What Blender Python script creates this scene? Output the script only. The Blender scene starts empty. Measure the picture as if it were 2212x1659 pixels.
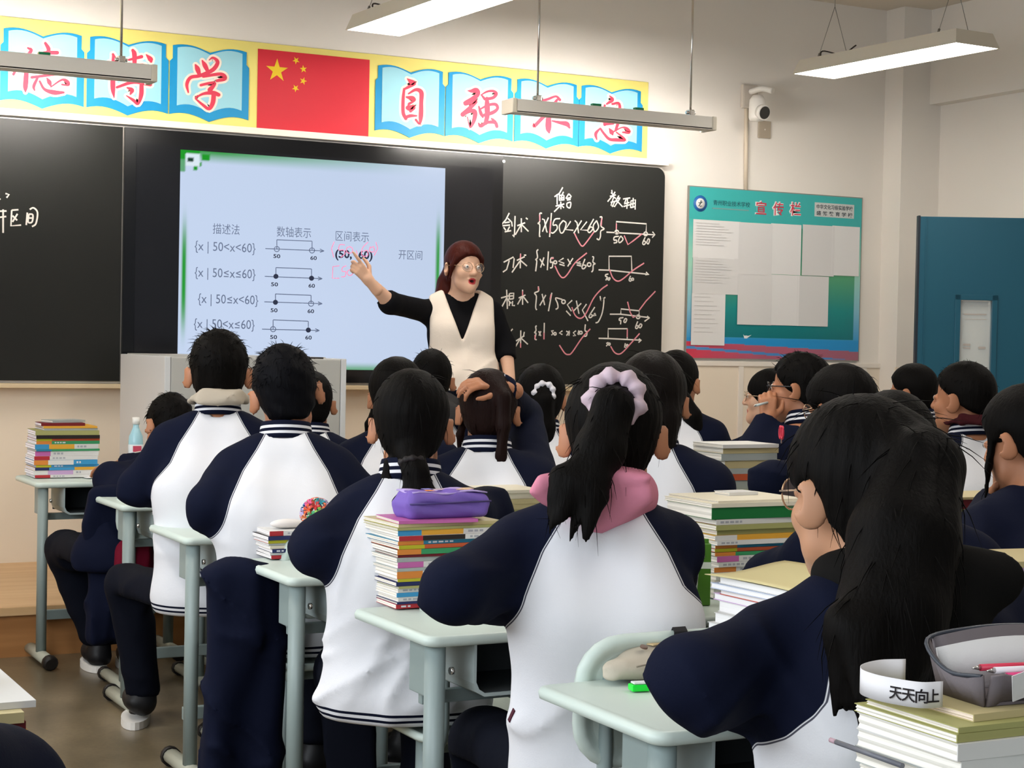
import bpy, bmesh, math, random
import numpy as np
from mathutils import Vector, Matrix, Euler
random.seed(7); np.random.seed(7)
scn = bpy.context.scene
COL = scn.collection
R = math.radians
# ---------------------------------------------------------------- camera
IW, IH, FPX = 2212, 1659, 3680.0
CAM = np.array([0.0, 0.0, 1.33]); YAW, PIT, ROL = R(27.25), R(1.385), R(1.12)
_F = np.array([math.sin(YAW)*math.cos(PIT), math.cos(YAW)*math.cos(PIT), -math.sin(PIT)])
_R0 = np.array([math.cos(YAW), -math.sin(YAW), 0.0]); _U0 = np.cross(_R0, _F)
_X = math.cos(ROL)*_R0 + math.sin(ROL)*_U0
_Y = -math.sin(ROL)*_R0 + math.cos(ROL)*_U0
cd = bpy.data.cameras.new('camera'); cam = bpy.data.objects.new('camera', cd); COL.objects.link(cam)
cd.sensor_fit = 'HORIZONTAL'; cd.sensor_width = 36.0; cd.lens = 36.0*FPX/IW; cd.clip_start = 0.05
M = Matrix(((_X[0], _Y[0], -_F[0], 0), (_X[1], _Y[1], -_F[1], 0), (_X[2], _Y[2], -_F[2], CAM[2]), (0, 0, 0, 1)))
cam.matrix_world = M
scn.camera = cam
def ray(x, y): return _F + ((x-IW/2)/FPX)*_X - ((y-IH/2)/FPX)*_Y
def onz(x, y, z): r = ray(x, y); return CAM + r*((z-CAM[2])/r[2])          # photo point on the level z
def onY(x, y, Y): r = ray(x, y); return CAM + r*(Y/r[1])                    # photo point on the plane Y
def atd(x, y, d): return CAM + ray(x, y)*d                                  # photo point at a depth
# ---------------------------------------------------------------- world, colour management, daylight
w = bpy.data.worlds.new('world'); scn.world = w; w.use_nodes = True
bg = w.node_tree.nodes['Background']; bg.inputs[0].default_value = (0.80, 0.88, 1.0, 1); bg.inputs[1].default_value = 0.22
scn.view_settings.view_transform = 'Standard'; scn.view_settings.look = 'None'
scn.view_settings.exposure = 0.22; scn.view_settings.gamma = 1.0
try: scn.view_settings.use_curve_mapping = False
except Exception: pass
scn.cycles.max_bounces = 6; scn.cycles.diffuse_bounces = 3; scn.cycles.glossy_bounces = 2
scn.cycles.transmission_bounces = 4; scn.cycles.transparent_max_bounces = 6; scn.cycles.caustics_reflective = False; scn.cycles.caustics_refractive = False
def area(name, loc, rot, sx, sy, power, col):
    l = bpy.data.lights.new(name, 'AREA'); l.shape = 'RECTANGLE'; l.size = sx; l.size_y = sy; l.energy = power; l.color = col
    o = bpy.data.objects.new(name, l); COL.objects.link(o); o.location = loc; o.rotation_euler = rot; return o
# daylight through the four windows of the left wall (panes stand at X = -1.2)
for i, wy in enumerate((-0.6, 2.0, 4.6)):
    area('window_daylight', (-1.12, wy, 1.95), (0, R(-90), 0), 1.6, 1.9, 52, (0.86, 0.93, 1.0))
# ---------------------------------------------------------------- materials
def lin(c):
    if isinstance(c, str): c = tuple(int(c[i:i+2], 16)/255 for i in (0, 2, 4))
    return tuple((v/12.92 if v <= 0.04045 else ((v+0.055)/1.055)**2.4) for v in c)
_mats = {}
def mat(name, col, rough=0.6, spec=0.3, metal=0.0, bump=None, emit=None, var=None, alpha=None, trans=None):
    if name in _mats: return _mats[name]
    m = bpy.data.materials.new(name); m.use_nodes = True; nt = m.node_tree; b = nt.nodes['Principled BSDF']
    c = lin(col); b.inputs['Base Color'].default_value = (*c, 1); b.inputs['Roughness'].default_value = rough
    b.inputs['Specular IOR Level'].default_value = spec; b.inputs['Metallic'].default_value = metal
    tc = nt.nodes.new('ShaderNodeTexCoord')
    if emit: b.inputs['Emission Color'].default_value = (*lin(emit[0]), 1); b.inputs['Emission Strength'].default_value = emit[1]
    if alpha is not None: b.inputs['Alpha'].default_value = alpha
    if trans: b.inputs['Transmission Weight'].default_value = trans
    if var:   # (scale, amount): gentle tone variation
        n = nt.nodes.new('ShaderNodeTexNoise'); n.inputs['Scale'].default_value = var[0]; n.inputs['Detail'].default_value = 3
        nt.links.new(tc.outputs['Object'], n.inputs['Vector'])
        mx = nt.nodes.new('ShaderNodeMix'); mx.data_type = 'RGBA'
        mx.inputs['A'].default_value = (*[v*(1-var[1]) for v in c], 1); mx.inputs['B'].default_value = (*[min(1, v*(1+var[1])) for v in c], 1)
        nt.links.new(n.outputs['Fac'], mx.inputs['Factor']); nt.links.new(mx.outputs['Result'], b.inputs['Base Color'])
    if bump:  # (scale xyz, strength, distance)
        mp = nt.nodes.new('ShaderNodeMapping'); mp.inputs['Scale'].default_value = bump[0]
        n = nt.nodes.new('ShaderNodeTexNoise'); n.inputs['Scale'].default_value = 1; n.inputs['Detail'].default_value = 4
        bp = nt.nodes.new('ShaderNodeBump'); bp.inputs['Strength'].default_value = bump[1]; bp.inputs['Distance'].default_value = bump[2]
        nt.links.new(tc.outputs['Object'], mp.inputs['Vector']); nt.links.new(mp.outputs['Vector'], n.inputs['Vector'])
        nt.links.new(n.outputs['Fac'], bp.inputs['Height']); nt.links.new(bp.outputs['Normal'], b.inputs['Normal'])
    _mats[name] = m; return m
_cm = {}
def cmat(col, rough=0.55):
    k = (str(col), rough)
    if k not in _cm: _cm[k] = mat('tone_%s_%d' % (str(col), int(rough*100)), col, rough)
    return _cm[k]
def nodes(m): return m.node_tree, m.node_tree.nodes['Principled BSDF']
# ---------------------------------------------------------------- mesh helpers
def link(name, me, parent=None, mats=()):
    o = bpy.data.objects.new(name, me); COL.objects.link(o)
    for m in (mats if isinstance(mats, (list, tuple)) else (mats,)): me.materials.append(m)
    if parent is not None: o.parent = parent
    return o
def bmobj(name, bm, m, parent=None, smooth=False):
    me = bpy.data.meshes.new(name); bmesh.ops.recalc_face_normals(bm, faces=bm.faces[:]); bm.to_mesh(me); bm.free()
    if smooth: me.polygons.foreach_set('use_smooth', [True]*len(me.polygons))
    return link(name, me, parent, m)
def bx(bm, x0, x1, y0, y1, z0, z1, mi=0, T=None, bev=0.0):
    vs = [bm.verts.new(Vector((x, y, z)) if T is None else T @ Vector((x, y, z))) for z in (z0, z1) for y in (y0, y1) for x in (x0, x1)]
    fs = [bm.faces.new([vs[i] for i in q]) for q in ((0,2,3,1),(4,5,7,6),(0,1,5,4),(2,6,7,3),(0,4,6,2),(1,3,7,5))]
    for f in fs: f.material_index = mi
    if bev:
        es = list({e for f in fs for e in f.edges})
        r = bmesh.ops.bevel(bm, geom=es, offset=bev, segments=2, affect='EDGES', profile=0.6)
        for f in r['faces']: f.material_index = mi
    return fs
def box(name, x0, x1, y0, y1, z0, z1, m, parent=None, bev=0.0):
    bm = bmesh.new(); bx(bm, x0, x1, y0, y1, z0, z1, bev=bev); return bmobj(name, bm, m, parent)
def tube(bm, pts, rad, n=10, mi=0, caps=True, squash=None):
    pts = [Vector(p) for p in pts]; rads = rad if isinstance(rad, (list, tuple)) else [rad]*len(pts)
    rings = []; up = Vector((0, 0, 1))
    for i, p in enumerate(pts):
        t = (pts[min(i+1, len(pts)-1)] - pts[max(i-1, 0)]).normalized()
        a = up if abs(t.dot(up)) < 0.95 else Vector((0, 1, 0))
        u = t.cross(a).normalized(); v = u.cross(t)
        sx, sy = squash if squash else (1, 1)
        rings.append([bm.verts.new(p + (u*math.cos(2*math.pi*k/n)*sx + v*math.sin(2*math.pi*k/n)*sy)*rads[i]) for k in range(n)])
    for a, b in zip(rings, rings[1:]):
        for k in range(n):
            f = bm.faces.new((a[k], a[(k+1) % n], b[(k+1) % n], b[k])); f.material_index = mi; f.smooth = True
    if caps:
        for r_ in (rings[0], rings[-1]):
            f = bm.faces.new(r_); f.material_index = mi
def tubeobj(name, pts, rad, m, parent=None, n=10, squash=None):
    bm = bmesh.new(); tube(bm, pts, rad, n, squash=squash); return bmobj(name, bm, m, parent)
def lathe(bm, prof, n=24, c=(0, 0, 0), mi=0):
    rings = [[bm.verts.new((c[0]+r*math.cos(2*math.pi*k/n), c[1]+r*math.sin(2*math.pi*k/n), c[2]+z)) for k in range(n)] for r, z in prof]
    for a, b in zip(rings, rings[1:]):
        for k in range(n):
            f = bm.faces.new((a[k], a[(k+1) % n], b[(k+1) % n], b[k])); f.material_index = mi; f.smooth = True
    for r_ in (rings[0], rings[-1]): bm.faces.new(r_).material_index = mi
def prism(bm, poly, y0, y1, mi=0):
    """polygon in (x, z), extruded along y"""
    a = [bm.verts.new((p[0], y0, p[1])) for p in poly]; b = [bm.verts.new((p[0], y1, p[1])) for p in poly]
    bm.faces.new(a).material_index = mi; bm.faces.new(b[::-1]).material_index = mi
    for i in range(len(a)):
        j = (i+1) % len(a); bm.faces.new((a[i], a[j], b[j], b[i])).material_index = mi
def smooth_poly(pts, n=6):
    """Catmull-Rom through open polyline"""
    if len(pts) < 3: return [tuple(p) for p in pts]
    P = [np.array(p, float) for p in pts]; P = [2*P[0]-P[1]] + P + [2*P[-1]-P[-2]]; out = []
    for i in range(1, len(P)-2):
        for k in range(n):
            t = k/n; a, b, c, d = P[i-1:i+3]
            out.append(0.5*((2*b)+(c-a)*t+(2*a-5*b+4*c-d)*t*t+(3*b-a-3*c+d)*t**3))
    out.append(P[-2]); return [tuple(p) for p in out]
def tag(o, label=None, cat=None, group=None, kind=None):
    if label: o['label'] = label
    if cat: o['category'] = cat
    if group: o['group'] = group
    if kind: o['kind'] = kind
    return o
def empty(name, loc=(0, 0, 0), rz=0.0):
    o = bpy.data.objects.new(name, None); COL.objects.link(o); o.location = loc; o.rotation_euler = (0, 0, rz); o.empty_display_size = 0.1; return o
def thing(name, label, cat, loc=(0, 0, 0), rz=0.0, group=None): return tag(empty(name, loc, rz), label, cat, group)
def struct(o): o['kind'] = 'structure'; return o
def copy_tree(o, parent=None):
    c = o.copy(); COL.objects.link(c)
    if parent is not None: c.parent = parent; c.matrix_parent_inverse = o.matrix_parent_inverse.copy()
    for ch in list(o.children): copy_tree(ch, c)
    return c
def text(name, s, size, m, parent, bold=0.0, sx=1.0):
    """flat lettering in the xz plane, origin at the left end of the baseline, facing -y"""
    c = bpy.data.curves.new('lettering', 'FONT'); c.body = s; c.size = size; c.offset = bold*size; c.resolution_u = 3
    t = bpy.data.objects.new('lettering', c); COL.objects.link(t)
    dg = bpy.context.evaluated_depsgraph_get(); me = bpy.data.meshes.new_from_object(t.evaluated_get(dg))
    bpy.data.objects.remove(t); bpy.data.curves.remove(c); me.name = name; me.materials.clear()
    n = len(me.vertices); co = np.zeros(n*3, np.float32); me.vertices.foreach_get('co', co); co = co.reshape(-1, 3)
    wdt = (co[:, 0].max()-co[:, 0].min()) if n else 0
    new = np.stack([co[:, 0]*sx, co[:, 2]*0, co[:, 1]], 1).astype(np.float32); me.vertices.foreach_set('co', new.ravel()); me.update()
    o = link(name, me, parent, m); return o, wdt*sx
# ---------------------------------------------------------------- the room
WALL = mat('wall_paint', 'F1EAE0', 0.75, 0.2, var=(0.7, 0.03), bump=((40, 40, 40), 0.08, 0.002))
CEIL = mat('ceiling_paint', 'E6DCCD', 0.8, 0.2)
TILE = mat('wainscot_tile', 'F0E2CE', 0.35, 0.4, var=(1.2, 0.03))
TRIM = mat('trim_cream', 'EFE6DA', 0.4, 0.4)
YW = 8.5; ZC = 3.46; XR = 7.28; XL = -1.2
def floor_mat():
    m = mat('floor_terrazzo', '6F634F', 0.28, 0.5); nt, b = nodes(m)
    tc = nt.nodes.new('ShaderNodeTexCoord'); n = nt.nodes.new('ShaderNodeTexNoise'); n.inputs['Scale'].default_value = 2.2; n.inputs['Detail'].default_value = 6
    r = nt.nodes.new('ShaderNodeValToRGB'); r.color_ramp.elements[0].color = (*lin('5E5340'), 1); r.color_ramp.elements[1].color = (*lin('8A7B62'), 1)
    r.color_ramp.elements[0].position = 0.3; r.color_ramp.elements[1].position = 0.7
    nt.links.new(tc.outputs['Object'], n.inputs['Vector']); nt.links.new(n.outputs['Fac'], r.inputs['Fac'])
    v = nt.nodes.new('ShaderNodeTexVoronoi'); v.inputs['Scale'].default_value = 90
    r2 = nt.nodes.new('ShaderNodeValToRGB'); r2.color_ramp.elements[0].color = (0.7, 0.7, 0.7, 1); r2.color_ramp.elements[1].color = (1.1, 1.08, 1.05, 1)
    nt.links.new(tc.outputs['Object'], v.inputs['Vector']); nt.links.new(v.outputs['Color'], r2.inputs['Fac'])
    mx = nt.nodes.new('ShaderNodeMix'); mx.data_type = 'RGBA'; mx.blend_type = 'MULTIPLY'; mx.inputs['Factor'].default_value = 0.6
    nt.links.new(r.outputs['Color'], mx.inputs['A']); nt.links.new(r2.outputs['Color'], mx.inputs['B']); nt.links.new(mx.outputs['Result'], b.inputs['Base Color'])
    return m
struct(box('floor', XL-0.2, XR+0.2, -1.6, YW+0.2, -0.1, 0, floor_mat()))
struct(box('ceiling', XL-0.2, XR+0.2, -1.6, YW+0.2, ZC, ZC+0.1, CEIL))
bm = bmesh.new(); bx(bm, XL-0.2, XR+0.2, YW, YW+0.2, 0, ZC); wf = struct(bmobj('wall_front', bm, WALL))
bm = bmesh.new(); bx(bm, XR, XR+0.2, -1.6, YW, 0, ZC); struct(bmobj('wall_right', bm, WALL))
bm = bmesh.new()                                                            # left wall with three window openings
bx(bm, XL-0.2, XL, -1.6, YW, 0, 0.98); bx(bm, XL-0.2, XL, -1.6, YW, 2.95, ZC)
for a, b in ((-1.6, -1.45), (0.25, 1.15), (2.85, 3.75), (5.45, YW)): bx(bm, XL-0.2, XL, a, b, 0.98, 2.95)
struct(bmobj('wall_left', bm, WALL))
for i, (a, b) in enumerate(((-1.45, 0.25), (1.15, 2.85), (3.75, 5.45))):
    bm = bmesh.new(); fr = mat('window_aluminium', 'D8DADB', 0.35, 0.5)
    for p, q in ((a, a+0.05), ((a+b)/2-0.03, (a+b)/2+0.03), (b-0.05, b)): bx(bm, XL-0.12, XL-0.06, p, q, 0.98, 2.95)
    for p, q in ((0.98, 1.03), (2.3, 2.35), (2.9, 2.95)): bx(bm, XL-0.12, XL-0.06, a, b, p, q)
    struct(bmobj('window_%d' % (i+1), bm, fr))
bm = bmesh.new(); bx(bm, 6.975, XR, 8.33, YW, 0, ZC); struct(bmobj('column', bm, WALL))
bm = bmesh.new(); bx(bm, 7.19, XR, -1.6, 8.33, 2.87, ZC); struct(bmobj('beam', bm, WALL))
# tiled wainscot with its rail and joint strips
def tile_mat():
    nt, b = nodes(TILE); tc = nt.nodes.new('ShaderNodeTexCoord'); sp = nt.nodes.new('ShaderNodeSeparateXYZ')
    nt.links.new(tc.outputs['Object'], sp.inputs[0])
    def lines(out, period, width):
        a = nt.nodes.new('ShaderNodeMath'); a.operation = 'DIVIDE'; a.inputs[1].default_value = period; nt.links.new(out, a.inputs[0])
        f = nt.nodes.new('ShaderNodeMath'); f.operation = 'FRACT'; nt.links.new(a.outputs[0], f.inputs[0])
        l = nt.nodes.new('ShaderNodeMath'); l.operation = 'LESS_THAN'; l.inputs[1].default_value = width/period; nt.links.new(f.outputs[0], l.inputs[0]); return l.outputs[0]
    bp = nt.nodes.new('ShaderNodeBump'); bp.inputs['Strength'].default_value = 0.25; bp.inputs['Distance'].default_value = 0.003; bp.invert = True
    nt.links.new(lines(sp.outputs['X'], 0.32, 0.006), bp.inputs['Height']); nt.links.new(bp.outputs['Normal'], b.inputs['Normal'])
tile_mat()
struct(box('trim_1', XL, 6.975, 8.487, YW, 0.0, 1.225, TILE))
bm = bmesh.new(); bx(bm, 5.33, 6.975, 8.478, 8.5, 1.215, 1.245, bev=0.004)
for x in (5.90, 6.835): bx(bm, x, x+0.035, 8.478, 8.5, 0.0, 1.215, bev=0.004)
struct(bmobj('trim_2', bm, TRIM))
struct(box('trim_3', 6.962, XR, 8.317, 8.33, 0.0, 1.225, TILE))
# low wooden platform under the blackboard
def wood(name, c1, c2, sc=(1.2, 14, 14)):
    m = mat(name, c1, 0.42, 0.4); nt, b = nodes(m); tc = nt.nodes.new('ShaderNodeTexCoord'); mp = nt.nodes.new('ShaderNodeMapping'); mp.inputs['Scale'].default_value = sc
    n = nt.nodes.new('ShaderNodeTexNoise'); n.inputs['Scale'].default_value = 1.0; n.inputs['Detail'].default_value = 5
    r = nt.nodes.new('ShaderNodeValToRGB'); r.color_ramp.elements[0].color = (*lin(c1), 1); r.color_ramp.elements[1].color = (*lin(c2), 1); r.color_ramp.elements[0].position = 0.35; r.color_ramp.elements[1].position = 0.7
    nt.links.new(tc.outputs['Object'], mp.inputs['Vector']); nt.links.new(mp.outputs['Vector'], n.inputs['Vector']); nt.links.new(n.outputs['Fac'], r.inputs['Fac']); nt.links.new(r.outputs['Color'], b.inputs['Base Color'])
    return m
pf = thing('teaching_platform', 'low tan wooden platform along the wall under the long blackboard', 'platform', (3.0, 7.8, 0))
box('platform_top', -2.6, 2.75, -0.70, 0.687, 0.172, 0.209, wood('platform_board', 'CFA676', 'DDB98C'), pf, 0.004)
box('platform_riser', -2.59, 2.74, -0.685, 0.68, 0.0, 0.172, wood('platform_veneer', '9C6B3F', 'B88350'), pf)
# ---------------------------------------------------------------- blackboard with sliding panels, display and chalk
BX0, BX1, BZ0, BZ1 = 1.09, 5.312, 1.101, 2.361
SL, SRm = 2.147, 4.258
bb = thing('blackboard', 'long black chalkboard with a wide lit display in its middle', 'blackboard', ((BX0+BX1)/2, YW, 1.7))
bb_o = np.array([(BX0+BX1)/2, YW, 1.7])
BLK = mat('board_black', '141512', 0.42, 0.35, bump=((300, 300, 300), 0.03, 0.0005))
GLOSS = mat('bezel_black', '0B0B0D', 0.16, 0.5)
ALU = mat('board_aluminium', 'D9D2C8', 0.35, 0.5, metal=0.4)
def rel(p): return Vector(np.array(p, float)-bb_o)
def panel(name, x0, x1, z0, z1, y0, y1, m, par, round_right=0.0, bev=0.003):
    bm = bmesh.new(); poly = [(x0, z0), (x1, z0)]
    if round_right:
        poly += [(x1-round_right+round_right*math.cos(t), z1-round_right+round_right*math.sin(t)) for t in np.linspace(0, math.pi/2, 8)]
    else: poly.append((x1, z1))
    poly.append((x0, z1)); prism(bm, [(p[0]-bb_o[0], p[1]-bb_o[2]) for p in poly], y0-YW, y1-YW); return bmobj(name, bm, m, par)
panel('backing', BX0-0.02, BX1+0.012, BZ0-0.012, BZ1+0.012, 8.44, 8.4995, ALU, bb, 0.06)
lp = panel('chalk_panel', BX0, SL-0.004, BZ0, BZ1, 8.425, 8.445, BLK, bb)
rp = panel('chalk_panel', SRm, BX1, BZ0, BZ1, 8.425, 8.445, BLK, bb, 0.055)
dp = panel('display', SL+0.004, SRm-0.004, BZ0, BZ1, 8.415, 8.445, GLOSS, bb)
panel('display_glass', 2.21, 4.19, 1.13, 2.285, 8.412, 8.416, mat('dark_glass', '17171A', 0.12, 0.5), dp)
bm = bmesh.new(); bx(bm, BX0-0.02-bb_o[0], BX1+0.01-bb_o[0], 8.40-YW, 8.499-YW, BZ1+0.012-1.7, BZ1+0.046-1.7, bev=0.004); bmobj('top_rail', bm, TRIM, bb)
bm = bmesh.new(); bx(bm, BX0-0.02-bb_o[0], BX1+0.01-bb_o[0], 8.39-YW, 8.499-YW, BZ0-0.036-1.7, BZ0-0.013-1.7, bev=0.004); bmobj('chalk_ledge', bm, mat('ledge_cream', 'D8C3A0', 0.5), bb)
for x in (3.05, 4.9):
    box('ledge_bracket', x-0.1-bb_o[0], x+0.1-bb_o[0], 8.43-YW, 8.486-YW, BZ0-0.075-1.7, BZ0-0.036-1.7, mat('dark_metal', '2A2622', 0.4), bb)
for x, z in ((4.255, 2.33),): tubeobj('panel_lock', [rel((x, 8.425, z)), rel((x, 8.41, z))], 0.008, ALU, bb)
# the slide on the display
YD = 8.4105
SX0, SX1, SZ0, SZ1 = onY(390, 323, YD)[0], onY(962, 365, YD)[0], onY(956, 801, YD)[2], onY(390, 323, YD)[2]
nx_, nz_ = 140, 105
xs_ = np.linspace(SX0, SX1, nx_+1); zs_ = np.linspace(SZ0, SZ1, nz_+1)
me = bpy.data.meshes.new('slide'); gx, gz = np.meshgrid(xs_, zs_, indexing='ij')
vs = np.stack([gx-bb_o[0], np.full_like(gx, YD-YW), gz-bb_o[2]], -1).reshape(-1, 3)
idx = np.arange((nx_+1)*(nz_+1)).reshape(nx_+1, nz_+1)
fs = np.stack([idx[:-1, :-1], idx[1:, :-1], idx[1:, 1:], idx[:-1, 1:]], -1).reshape(-1, 4)
me.from_pydata(vs.tolist(), [], fs.tolist())
U = ((gx-SX0)/(SX1-SX0)).ravel(); V = ((gz-SZ0)/(SZ1-SZ0)).ravel()
col = np.array(lin('C6D6F0'))[None]*(1-0.06*U[:, None]) + np.array([[0.03, 0.03, 0.04]])*np.exp(-((U-0.45)**2+(V-0.25)**2)*4)[:, None]
grn = np.array(lin('109820'))
def strip(k): 
    global col; k = np.clip(k, 0, 1)[:, None]; col = col*(1-k)+grn*k
strip(np.exp(-((U-0.018)/0.009)**4)*np.exp(-((V-0.42)/0.24)**4))
strip(np.exp(-((U-0.977)/0.008)**4)*np.exp(-((V-0.50)/0.22)**4))
strip(np.clip((V-0.945)/0.05, 0, 1)*np.clip(1.2-1.3*U, 0, 1)*0.95)
strip(np.clip((0.035-V)/0.03, 0, 1)*np.clip((U-0.1)*1.5, 0, 0.75))
for (a, b, c, d, kk) in ((0, .07, .955, 1, 1), (0, .02, .9, 1, .8), (.075, .1, .955, .985, 1), (.055, .075, .93, .95, 1), (.045, .06, .905, .925, 1)):
    strip(((U >= a) & (U <= b) & (V >= c) & (V <= d))*kk)
kb = ((U > .02) & (U < .065) & (V > .93) & (V < .985)); col[kb] = np.array(lin('DCEBF5')); kb = ((U > .028) & (U < .048) & (V > .945) & (V < .97)); col[kb] = np.array(lin('0E3A2A'))
kb = ((U > .965) & (U < .985) & (V > .005) & (V < .035)); col[kb] = np.array(lin('0C7A1E'))
at = me.color_attributes.new('picture', 'FLOAT_COLOR', 'POINT'); at.data.foreach_set('color', np.concatenate([col, np.ones((len(col), 1))], 1).astype(np.float32).ravel())
ms = mat('slide_light', '000000', 0.2, 0.3); nt, b = nodes(ms); an = nt.nodes.new('ShaderNodeAttribute'); an.attribute_name = 'picture'
nt.links.new(an.outputs['Color'], b.inputs['Emission Color']); b.inputs['Emission Strength'].default_value = 0.84
slide = link('slide', me, dp, ms)
INK = mat('slide_ink', '55617A', 0.5, 0.2); INKD = mat('slide_ink_dark', '20263A', 0.5, 0.2); PEN = mat('pen_pink', 'E07AA0', 0.5, emit=('E07AA0', 0.55))
for m_ in (INK, INKD): nt, b = nodes(m_); b.inputs['Emission Color'].default_value = b.inputs['Base Color'].default_value; b.inputs['Emission Strength'].default_value = 0.55
def putw(o, x, y, Y): o.location = rel(onY(x, y, Y))
def sl_text(s, x0, x1, y, m, size, bold=0.0):
    """lettering from photo x0 to x1 with its baseline at photo y"""
    p, q = onY(x0, y, YD-0.0015), onY(x1, y, YD-0.0015)
    o, wd = text('slide_text', s, size, m, slide, bold); wd = max(wd, 1e-3); o.scale = ((q[0]-p[0])/wd, 1, 1); o.location = rel(p)
    return o
PX = 0.00258
for s, a, b_, y in (('描述法', 459, 517, 503), ('数轴表示', 597, 671, 509), ('区间表示', 723, 795, 518)): sl_text(s, a, b_, y, INK, 0.058)
sl_text('开区间', 860, 911, 558, INK, 0.056)
for s, a, b_, y in (('{x | 50<x<60}', 420, 551, 540), ('{x | 50≤x≤60}', 420, 551, 597), ('{x | 50≤x<60}', 427, 557, 654), ('{x | 50<x≤60}', 418, 549, 708)): sl_text(s, a, b_, y, INK, 0.066)
sl_text('(50,  60)', 723, 804, 556, INKD, 0.058, 0.03)
def ribbons(name, strokes, m, parent, Y, width, org=None, closed=False):
    """flat pen or chalk strokes, each a list of photo points, laid on the plane Y"""
    bm = bmesh.new(); o_ = bb_o if org is None else org
    for si, st in enumerate(strokes):
        wd = width; pts = st
        if isinstance(st, dict): wd, pts = st['w'], st['p']
        P = [onY(x, y, Y-0.00003*(si % 7))-o_ for x, y in (smooth_poly(pts, 4) if len(pts) > 4 else pts)]
        L = []
        for i, p in enumerate(P):
            t = P[min(i+1, len(P)-1)]-P[max(i-1, 0)]; n = np.array([-t[2], 0, t[0]]); n /= (np.linalg.norm(n)+1e-9)
            L.append((bm.verts.new(p+n*wd/2), bm.verts.new(p-n*wd/2)))
        for a, b in zip(L, L[1:]): bm.faces.new((a[0], a[1], b[1], b[0]))
    return bmobj(name, bm, m, parent)
def circ(x, y, r, n=14): return [(x+r*math.cos(2*math.pi*k/n), y+r*math.sin(2*math.pi*k/n)) for k in range(n+1)]
sk = []; 
AX = [((573, 537), (700, 542), 598, 674, 538, 541, 518, 0, 0, (595, 553), (671, 557)), ((572, 597), (696, 602), 596, 673, 597, 601, 578, 1, 1, (590, 614), (667, 617)),
      ((571, 652), (696, 656), 595, 672, 653, 656, 635, 1, 0, (589, 670), (665, 672)), ((566, 711), (690, 714), 590, 666, 711, 713, 691, 0, 1, (588, 728), (660, 729))]
for p, q, xa, xb, ya, yb, yt, fa, fb, la, lb in AX:
    sk += [[p, q], [(q[0]-9, q[1]-4), q], [(q[0]-9, q[1]+3), q], [(xa, ya), (xa, yt)], [(xa, yt), (xb, yt+3)], [(xb, yt+3), (xb, yb)]]
    for X_, Y_, f in ((xa, ya, fa), (xb, yb, fb)):
        if f:
            dots = bmesh.new(); c = [dots.verts.new(rel(onY(x, y, YD-0.003))) for x, y in circ(X_, Y_, 5.5)[:-1]]; dots.faces.new(c); bmobj('filled_dot', dots, INKD, slide)
        else: sk.append(circ(X_, Y_, 5.5))
    sl_text('50', la[0]-5, la[0]+10, la[1]+4, INKD, 0.028, 0.02); sl_text('60', lb[0]-1, lb[0]+13, lb[1]+4, INKD, 0.028, 0.02)
ribbons('number_line', sk, INK, slide, YD-0.002, 0.0045)
ribbons('pen_mark', [[(722, 522), (716, 537), (721, 556)], [(745, 529), (734, 529), (732, 540), (742, 540), (745, 548), (736, 556)], circ(755, 540, 7), [(769, 541), (772, 548), (768, 552)],
    [(795, 523), (783, 536), (782, 552), (794, 552), (793, 541), (784, 543)], [(800, 532), (798, 542), (808, 544), (807, 533), (800, 536)], [(812, 523), (816, 537), (808, 552)],
    [(733, 574), (719, 576), (718, 601), (733, 601)], [(748, 574), (740, 578), (739, 586), (747, 587), (745, 597), (737, 598)], circ(756, 589, 6)], PEN, slide, YD-0.0035, 0.0045)
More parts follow.
